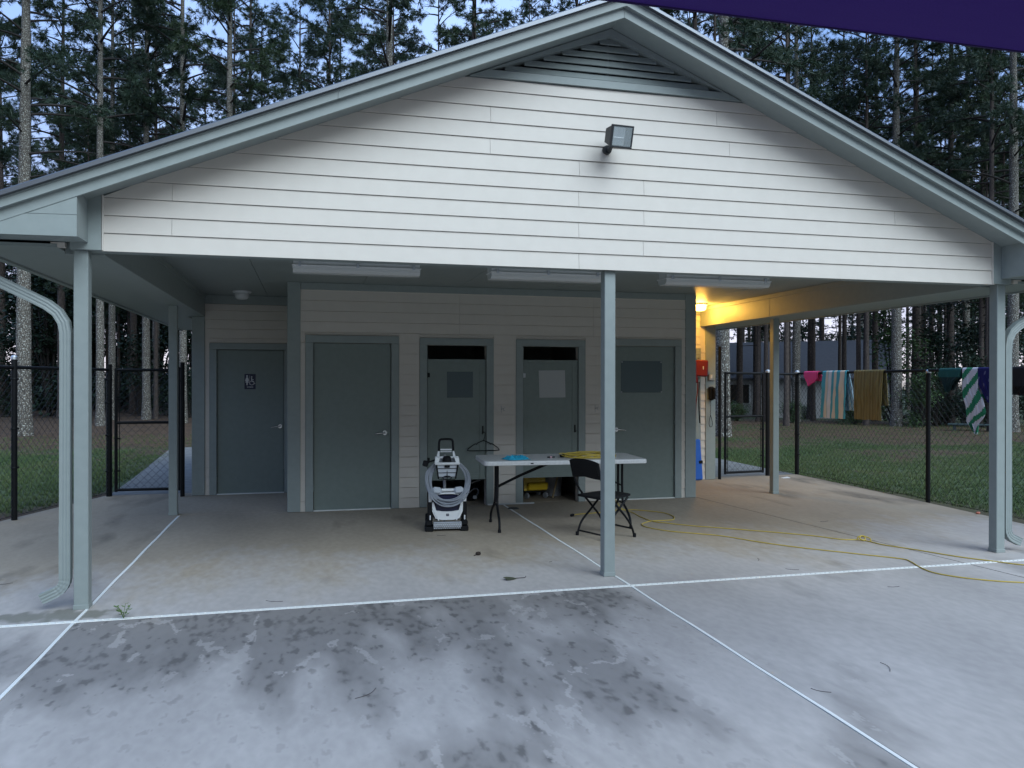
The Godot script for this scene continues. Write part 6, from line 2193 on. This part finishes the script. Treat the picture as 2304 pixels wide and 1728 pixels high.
func build_woods() -> void:
	var crowns := []
	for k in 5:
		crowns.append(pine_parts(300 + k))
	var trunks := []
	for k in 4:
		trunks.append(trunk_mesh(400 + k))
	rng.seed = 77
	for i in TREES.size():
		var q: Array = TREES[i]
		var x: float = q[0]
		var z: float = q[1]
		var lich: bool = q[2] == 1
		var far: bool = z < -50.0
		var where := "beyond the towel fence" if x > 8.5 else ("beyond the left chain link fence" if x < -6.5 else "rising behind the metal roof")
		var lab := ("tall pine with pale lichen-flecked trunk " if lich else "tall pine with dark brown trunk ") + where
		if far:
			lab = ("distant lichen-flecked pine deep in the woods " if lich else "distant dark pine deep in the woods ") + where
		var t := thing("pine_tree", lab, "tree", Vector3(x, height(x, z) - 0.03, z), rng.randf() * TAU, ("far " if far else "near ") + ("lichen" if lich else "dark") + " pines " + where)
		var s := rng.randf_range(0.88, 1.15)
		var tr := pmesh("trunk", trunks[i % 4], M.lichen if lich else M.bark, t)
		tr.scale = Vector3(q[3], s, q[3])
		var c: Array = crowns[(i * 7 + int(absf(x))) % 5]
		var br := pmesh("branches", c[0], M.branch, t)
		br.scale = Vector3(s, s, s)
		var nd := pmesh("crown", c[1], M.needle if (i % 3) else M.needle2, t)
		nd.scale = Vector3(s, s, s)
	# younger, fuller pines filling between the old trunks: [x, z, size]
	rng.seed = 123
	var young := []
	while young.size() < 70:
		var ang := deg_to_rad(rng.randf_range(-24.0, 52.0))
		var d := rng.randf_range(34.0, 70.0)
		var x := -2.4 + sin(ang) * d
		var z := 6.2 - cos(ang) * d
		if x > 17.0 and x < 34.0 and z < -26.0 and z > -48.0:
			continue
		if ang < 0.0 and rng.randf() < 0.9:
			continue
		young.append([x, z, rng.randf_range(0.46, 0.66)])
	for q in [[1.5, -33.0, 0.66], [4.8, -36.0, 0.7], [6.6, -31.5, 0.62], [9.5, -34.0, 0.72], [11.0, -28.5, 0.66], [3.0, -40.0, 0.8], [7.8, -41.0, 0.78], [13.6, -36.0, 0.74], [-1.0, -37.0, 0.66], [15.5, -30.5, 0.66], [17.8, -34.0, 0.7], [21.0, -27.5, 0.62], [26.5, -33.0, 0.7], [29.0, -28.0, 0.66]]:
		young.append(q)
	for i in young.size():
		var q: Array = young[i]
		var where := "past the towel fence" if q[0] > 8.5 else ("past the left fence" if q[0] < -6.5 else "behind the metal roof")
		var t := thing("young_pine", "younger bushy pine standing among taller trunks " + where, "tree", Vector3(q[0], height(q[0], q[1]) - 0.03, q[1]), rng.randf() * TAU, "young pines " + where)
		var s: float = q[2]
		var tr := pmesh("trunk", trunks[i % 4], M.bark, t)
		tr.scale = Vector3(0.22, s, 0.22)
		var c: Array = crowns[i % 5]
		var br := pmesh("branches", c[0], M.branch, t)
		br.scale = Vector3(s, s, s) * Vector3(1.15, 1.0, 1.15)
		var nd := pmesh("crown", c[1], M.needle2 if (i % 2) else M.needle, t)
		nd.scale = br.scale
	# slim straight pines between the old ones
	for i in 64:
		var ang := deg_to_rad(rng.randf_range(-21.0, 50.0))
		var d := rng.randf_range(30.0, 64.0)
		var x := -2.4 + sin(ang) * d
		var z := 6.2 - cos(ang) * d
		if x > 16.0 and x < 34.0 and z < -22.0 and z > -48.0:
			continue
		if ang < 0.0 and rng.randf() < 0.75:
			continue
		var where := "past the towel fence" if x > 8.5 else ("past the left fence" if x < -6.5 else "behind the metal roof")
		var t := thing("slim_pine", "slim straight pine with thin bare lower trunk " + where, "tree", Vector3(x, height(x, z) - 0.03, z), rng.randf() * TAU, "slim pines " + where)
		var s := rng.randf_range(0.8, 1.0)
		var tr := pmesh("trunk", trunks[(i + 1) % 4], M.bark, t)
		tr.scale = Vector3(0.2, s, 0.2)
		var c: Array = crowns[(i * 3) % 5]
		var br := pmesh("branches", c[0], M.branch, t)
		br.scale = Vector3(s * 0.85, s, s * 0.85)
		var nd := pmesh("crown", c[1], M.needle, t)
		nd.scale = br.scale
	# unseen pines added round the pool side to keep the low sky off the porch
	for i in 84:
		var ang := deg_to_rad(-100.0 + 200.0 * (i + rng.randf()) / 84.0)
		var d := rng.randf_range(38.0, 58.0)
		var x := sin(ang) * d * 1.15
		var z := 8.0 + cos(ang) * d
		var small := i % 2 == 0
		var t := thing("pine_tree", "unseen pine added around the pool side to block low sky light", "tree", Vector3(x, -0.03, z), rng.randf() * TAU, "unseen pines added around the pool side")
		var s := rng.randf_range(0.42, 0.55) if small else rng.randf_range(0.62, 0.78)
		var tr := pmesh("trunk", trunks[i % 4], M.bark, t)
		tr.scale = Vector3(0.34, s, 0.34)
		var c: Array = crowns[i % 5]
		var br := pmesh("branches", c[0], M.branch, t)
		br.scale = Vector3(s * 1.2, s, s * 1.2)
		var nd := pmesh("crown", c[1], M.needle, t)
		nd.scale = Vector3(s * 1.2, s, s * 1.2)
	understory()

# broad-leaved bush or small tree: leaves in clumps through an uneven crown
func bush_mesh(sd: int, leaves: int, squat: float) -> Array:
	rng.seed = sd
	var m := MB.new()
	var w := MB.new()
	var clumps := []
	for k in 16:
		var a := rng.randf() * TAU
		var r := rng.randf_range(0.15, 0.85)
		var c := Vector3(cos(a) * r, rng.randf_range(0.15, 1.75) * squat, sin(a) * r)
		c.x *= 1.1 - 0.35 * c.y / squat
		c.z *= 1.1 - 0.35 * c.y / squat
		clumps.append([c, rng.randf_range(0.22, 0.46)])
		w.tube([Vector3(0, -0.05, 0), Vector3(c.x * 0.35, c.y * 0.55, c.z * 0.35), c], 0.025, 4, [1.0, 0.6, 0.25])
	for k in leaves:
		var cl: Array = clumps[k % 16]
		var d := Vector3(rng.randfn(), rng.randfn() * 0.75, rng.randfn()).normalized() * pow(rng.randf(), 0.45) * float(cl[1])
		var p: Vector3 = cl[0] + d
		p.y = maxf(p.y, 0.02)
		var e := Vector3(rng.randf_range(-1, 1), rng.randf_range(-0.7, 0.35), rng.randf_range(-1, 1)).normalized() * rng.randf_range(0.05, 0.095)
		var sd2 := e.cross(Vector3(rng.randf_range(-0.4, 0.4), 1, rng.randf_range(-0.4, 0.4))).normalized() * e.length() * 0.36
		m.quad(p, p + e * 0.5 + sd2, p + e, p + e * 0.5 - sd2)
	return [m.mesh(), w.mesh()]

func understory() -> void:
	var kinds := [bush_mesh(501, 2600, 1.0), bush_mesh(502, 2600, 0.6), bush_mesh(503, 3600, 1.7)]
	# [x, z, size, kind, dark]
	var spots := [[-15.5, -40.0, 3.4, 2, 1], [-21.0, -46.0, 3.6, 2, 1], [-12.6, -47.0, 3.2, 2, 1], [-9.8, -50.0, 3.4, 2, 1], [-7.2, -44.0, 2.6, 2, 1], [-17.4, -41.0, 2.6, 0, 1], [-10.9, -38.5, 2.2, 0, 1], [-23.0, -40.0, 3.0, 2, 1], [-8.8, -39.0, 2.2, 2, 1], [-24.5, -58.0, 3.8, 2, 1], [-13.6, -57.0, 3.6, 2, 1], [-19.0, -36.0, 1.6, 0, 1], [-6.6, -35.5, 1.8, 2, 1], [-8.0, -34.0, 1.3, 0, 1],
		[20.2, -19.6, 1.15, 0, 0], [21.6, -20.4, 1.3, 0, 1], [22.6, -19.4, 1.5, 0, 1], [23.4, -22.2, 1.8, 2, 1], [24.8, -21.0, 2.0, 2, 1], [21.4, -22.6, 1.9, 2, 0], [19.0, -21.8, 0.9, 1, 0], [17.6, -24.0, 0.8, 1, 0], [16.0, -25.8, 0.7, 1, 0], [20.6, -24.2, 0.9, 1, 0], [22.8, -27.2, 1.0, 1, 0], [14.6, -27.2, 0.8, 1, 0], [12.6, -27.6, 0.7, 1, 0], [26.8, -24.0, 2.2, 2, 1], [28.5, -19.0, 2.4, 2, 1], [26.0, -17.0, 1.7, 0, 1], [14.0, -35.5, 2.4, 2, 0], [16.8, -39.5, 2.8, 2, 0], [19.0, -36.5, 1.5, 0, 0], [33.0, -30.5, 2.6, 2, 1], [36.5, -29.0, 3.0, 2, 1], [31.0, -26.0, 2.2, 2, 1], [24.0, -32.6, 0.7, 1, 0], [26.4, -29.2, 0.8, 1, 0], [18.4, -30.6, 0.8, 1, 0], [43.0, -36.0, 3.2, 2, 1], [48.0, -34.0, 3.4, 2, 1], [40.0, -47.0, 3.6, 2, 1], [28.0, -60.0, 4.2, 2, 1], [20.0, -60.0, 4.2, 2, 1], [13.0, -56.0, 4.2, 2, 1], [36.0, -56.0, 4.0, 2, 1]]
	rng.seed = 90
	for k in 38:
		spots.append([rng.randf_range(-36.0, -4.5), rng.randf_range(-72.0, -48.0), rng.randf_range(3.0, 4.6), 2, 1])
	for k in 22:
		spots.append([rng.randf_range(9.0, 60.0), rng.randf_range(-70.0, -52.0), rng.randf_range(2.2, 3.6), 2, 1])
	for k in 80:  # unseen understory added behind the camera against the low sky
		var ang := deg_to_rad(-95.0 + 190.0 * (k + rng.randf()) / 80.0)
		var d := rng.randf_range(34.0, 50.0)
		spots.append([sin(ang) * d * 1.15, 8.0 + cos(ang) * d, rng.randf_range(3.4, 5.2), 2, 1])
	rng.seed = 91
	for q in spots:
		var tall: bool = q[3] == 2
		var lab := ""
		if q[1] > 4.0:
			lab = "unseen leafy tree added around the pool side to block low sky light"
		elif q[0] < 0.0:
			lab = "dark leafy understory tree among the pines past the left fence" if tall else "dark low bush among the pines past the left fence"
		elif q[2] > 2.3:
			lab = "dark leafy understory tree behind the far slate-roofed house" if q[1] < -33.0 else "dark leafy understory tree beyond the towel fence"
		elif q[4] == 1:
			lab = "dense dark green shrub behind the drying towels"
		elif q[3] == 1:
			lab = "low light green brush in front of the slate-roofed house"
		else:
			lab = "light green leafy sapling beyond the towel fence"
		var t := thing("shrub" if not tall else "understory_tree", lab, "shrub" if not tall else "tree", Vector3(q[0], height(q[0], q[1]) - 0.03, q[1]), rng.randf() * TAU, lab)
		var kd: Array = kinds[q[3]]
		var s: float = q[2]
		var a := pmesh("crown", kd[0], M.leafdark if q[4] == 1 else M.leaf, t)
		a.scale = Vector3.ONE * s
		var b := pmesh("stems", kd[1], M.branch, t)
		b.scale = Vector3.ONE * s

func build_far_things() -> void:
	# low house among the pines on the right; local x runs along its eave
	var at := Vector3(26.3, 0, -37.6)
	at.y = height(at.x, at.z) - 0.02
	var dirx := Vector3(8.5, 0, 7.3).normalized()
	var h := thing("house", "low pale house with slate grey roof among the pines", "house", at, atan2(-dirx.z, dirx.x))
	var L := 5.6
	var eave := 2.45
	var ridge := 4.75
	var dep := 3.4
	var w := MB.new()
	w.box(Vector3(-L, 0.0, -dep * 2.0), Vector3(L, eave, 0.0))
	part("wall", w, mat(0.42, 0.42, 0.43, 0.8), h)
	for s: float in [-1.0, 1.0]:
		var g := MB.new()
		g.hexa([Vector3(s * (L - 0.15), eave, 0.0), Vector3(s * L, eave, 0.0), Vector3(s * L, eave, -dep * 2), Vector3(s * (L - 0.15), eave, -dep * 2), Vector3(s * (L - 0.15), ridge - 0.1, -dep + 0.05), Vector3(s * L, ridge - 0.1, -dep + 0.05), Vector3(s * L, ridge - 0.1, -dep - 0.05), Vector3(s * (L - 0.15), ridge - 0.1, -dep - 0.05)])
		var gp := part("gable", g, M.siding, h)
		for k in 12:
			var y := eave + 0.18 * k
			var hw := dep * (1.0 - 0.18 * k / (ridge - 0.1 - eave))
			if hw < 0.2:
				continue
			var b := MB.new()
			b.hexa([Vector3(s * L, y, -dep - hw), Vector3(s * (L + 0.02), y, -dep - hw), Vector3(s * (L + 0.02), y, -dep + hw), Vector3(s * L, y, -dep + hw), Vector3(s * L, y + 0.17, -dep - hw + 0.2), Vector3(s * (L + 0.006), y + 0.17, -dep - hw + 0.2), Vector3(s * (L + 0.006), y + 0.17, -dep + hw - 0.2), Vector3(s * L, y + 0.17, -dep + hw - 0.2)])
			part("gable_board", b, M.siding, gp)
	var slate := tex_mat(ramp_tex(fnl(55, 0.05, 4), 128, 128, [[0.0, 0.040, 0.043, 0.055], [1.0, 0.060, 0.063, 0.076]]), 0.7, 0.8)
	for s: float in [-1.0, 1.0]:
		var r := MB.new()
		var z0: float = -dep + s * (dep + 0.35)
		var ye := eave - 0.12
		r.hexa([Vector3(-L - 0.3, ye, z0), Vector3(L + 0.3, ye, z0), Vector3(L + 0.3, ye + 0.14, z0), Vector3(-L - 0.3, ye + 0.14, z0), Vector3(-L - 0.3, ridge, -dep), Vector3(L + 0.3, ridge, -dep), Vector3(L + 0.3, ridge + 0.14, -dep), Vector3(-L - 0.3, ridge + 0.14, -dep)])
		part("roof", r, slate, h)
	var d := MB.new()
	d.box(Vector3(-3.6, 0.9, 0.0), Vector3(-2.4, 2.05, 0.03))
	var wo := part("window", d, M.dark, h)
	var fr := MB.new()
	for q in [[-3.7, -3.6, 0.85, 2.1], [-2.4, -2.3, 0.85, 2.1]]:
		fr.box(Vector3(q[0], q[2], 0.0), Vector3(q[1], q[3], 0.05))
	part("frame", fr, M.white, wo)
	# pale cabin far off on the left
	var c := thing("cabin", "small white cabin glimpsed far off between the left pines", "building", Vector3(-15.7, height(-15.7, -74.0), -74.0), 0.35)
	var cw := MB.new()
	cw.box(Vector3(-2.2, 0, -2.0), Vector3(2.2, 1.55, 2.0))
	part("wall", cw, M.white, c)
	for s: float in [-1.0, 1.0]:
		var r := MB.new()
		r.hexa([Vector3(0.0, 2.5, -2.3), Vector3(s * 2.6, 1.35, -2.3), Vector3(s * 2.6, 1.35, 2.3), Vector3(0.0, 2.5, 2.3), Vector3(0.0, 2.62, -2.3), Vector3(s * 2.6, 1.47, -2.3), Vector3(s * 2.6, 1.47, 2.3), Vector3(0.0, 2.62, 2.3)])
		part("roof", r, mat(0.55, 0.58, 0.66, 0.5), c)
	var g2 := MB.new()
	g2.prism(PackedVector2Array([Vector2(-2.2, 1.55), Vector2(2.2, 1.55), Vector2(0.0, 2.49)]), -1.98, 1.98)
	part("gable", g2, M.white, c)
	var dd := MB.new()
	dd.box(Vector3(-0.15, 0.0, 2.0), Vector3(0.6, 1.35, 2.03))
	part("door", dd, M.grey, c)
	# picnic bench slat seen past the striped towel
	var p := thing("garden_bench", "low dark green bench on the straw behind the striped towel", "bench", Vector3(19.6, height(19.6, -16.3), -16.3), -0.75)
	for z in [-0.13, 0.13]:
		var s2 := MB.new()
		s2.box(Vector3(-0.9, 0.20, z - 0.11), Vector3(0.9, 0.25, z + 0.11), 0.008)
		part("plank", s2, mat(0.02, 0.04, 0.042, 0.7), p)
	for x in [-0.7, 0.7]:
		var l := MB.new()
		l.box(Vector3(x - 0.05, 0.0, -0.18), Vector3(x + 0.05, 0.199, 0.18), 0.006)
		part("leg", l, mat(0.03, 0.04, 0.042, 0.7), p)
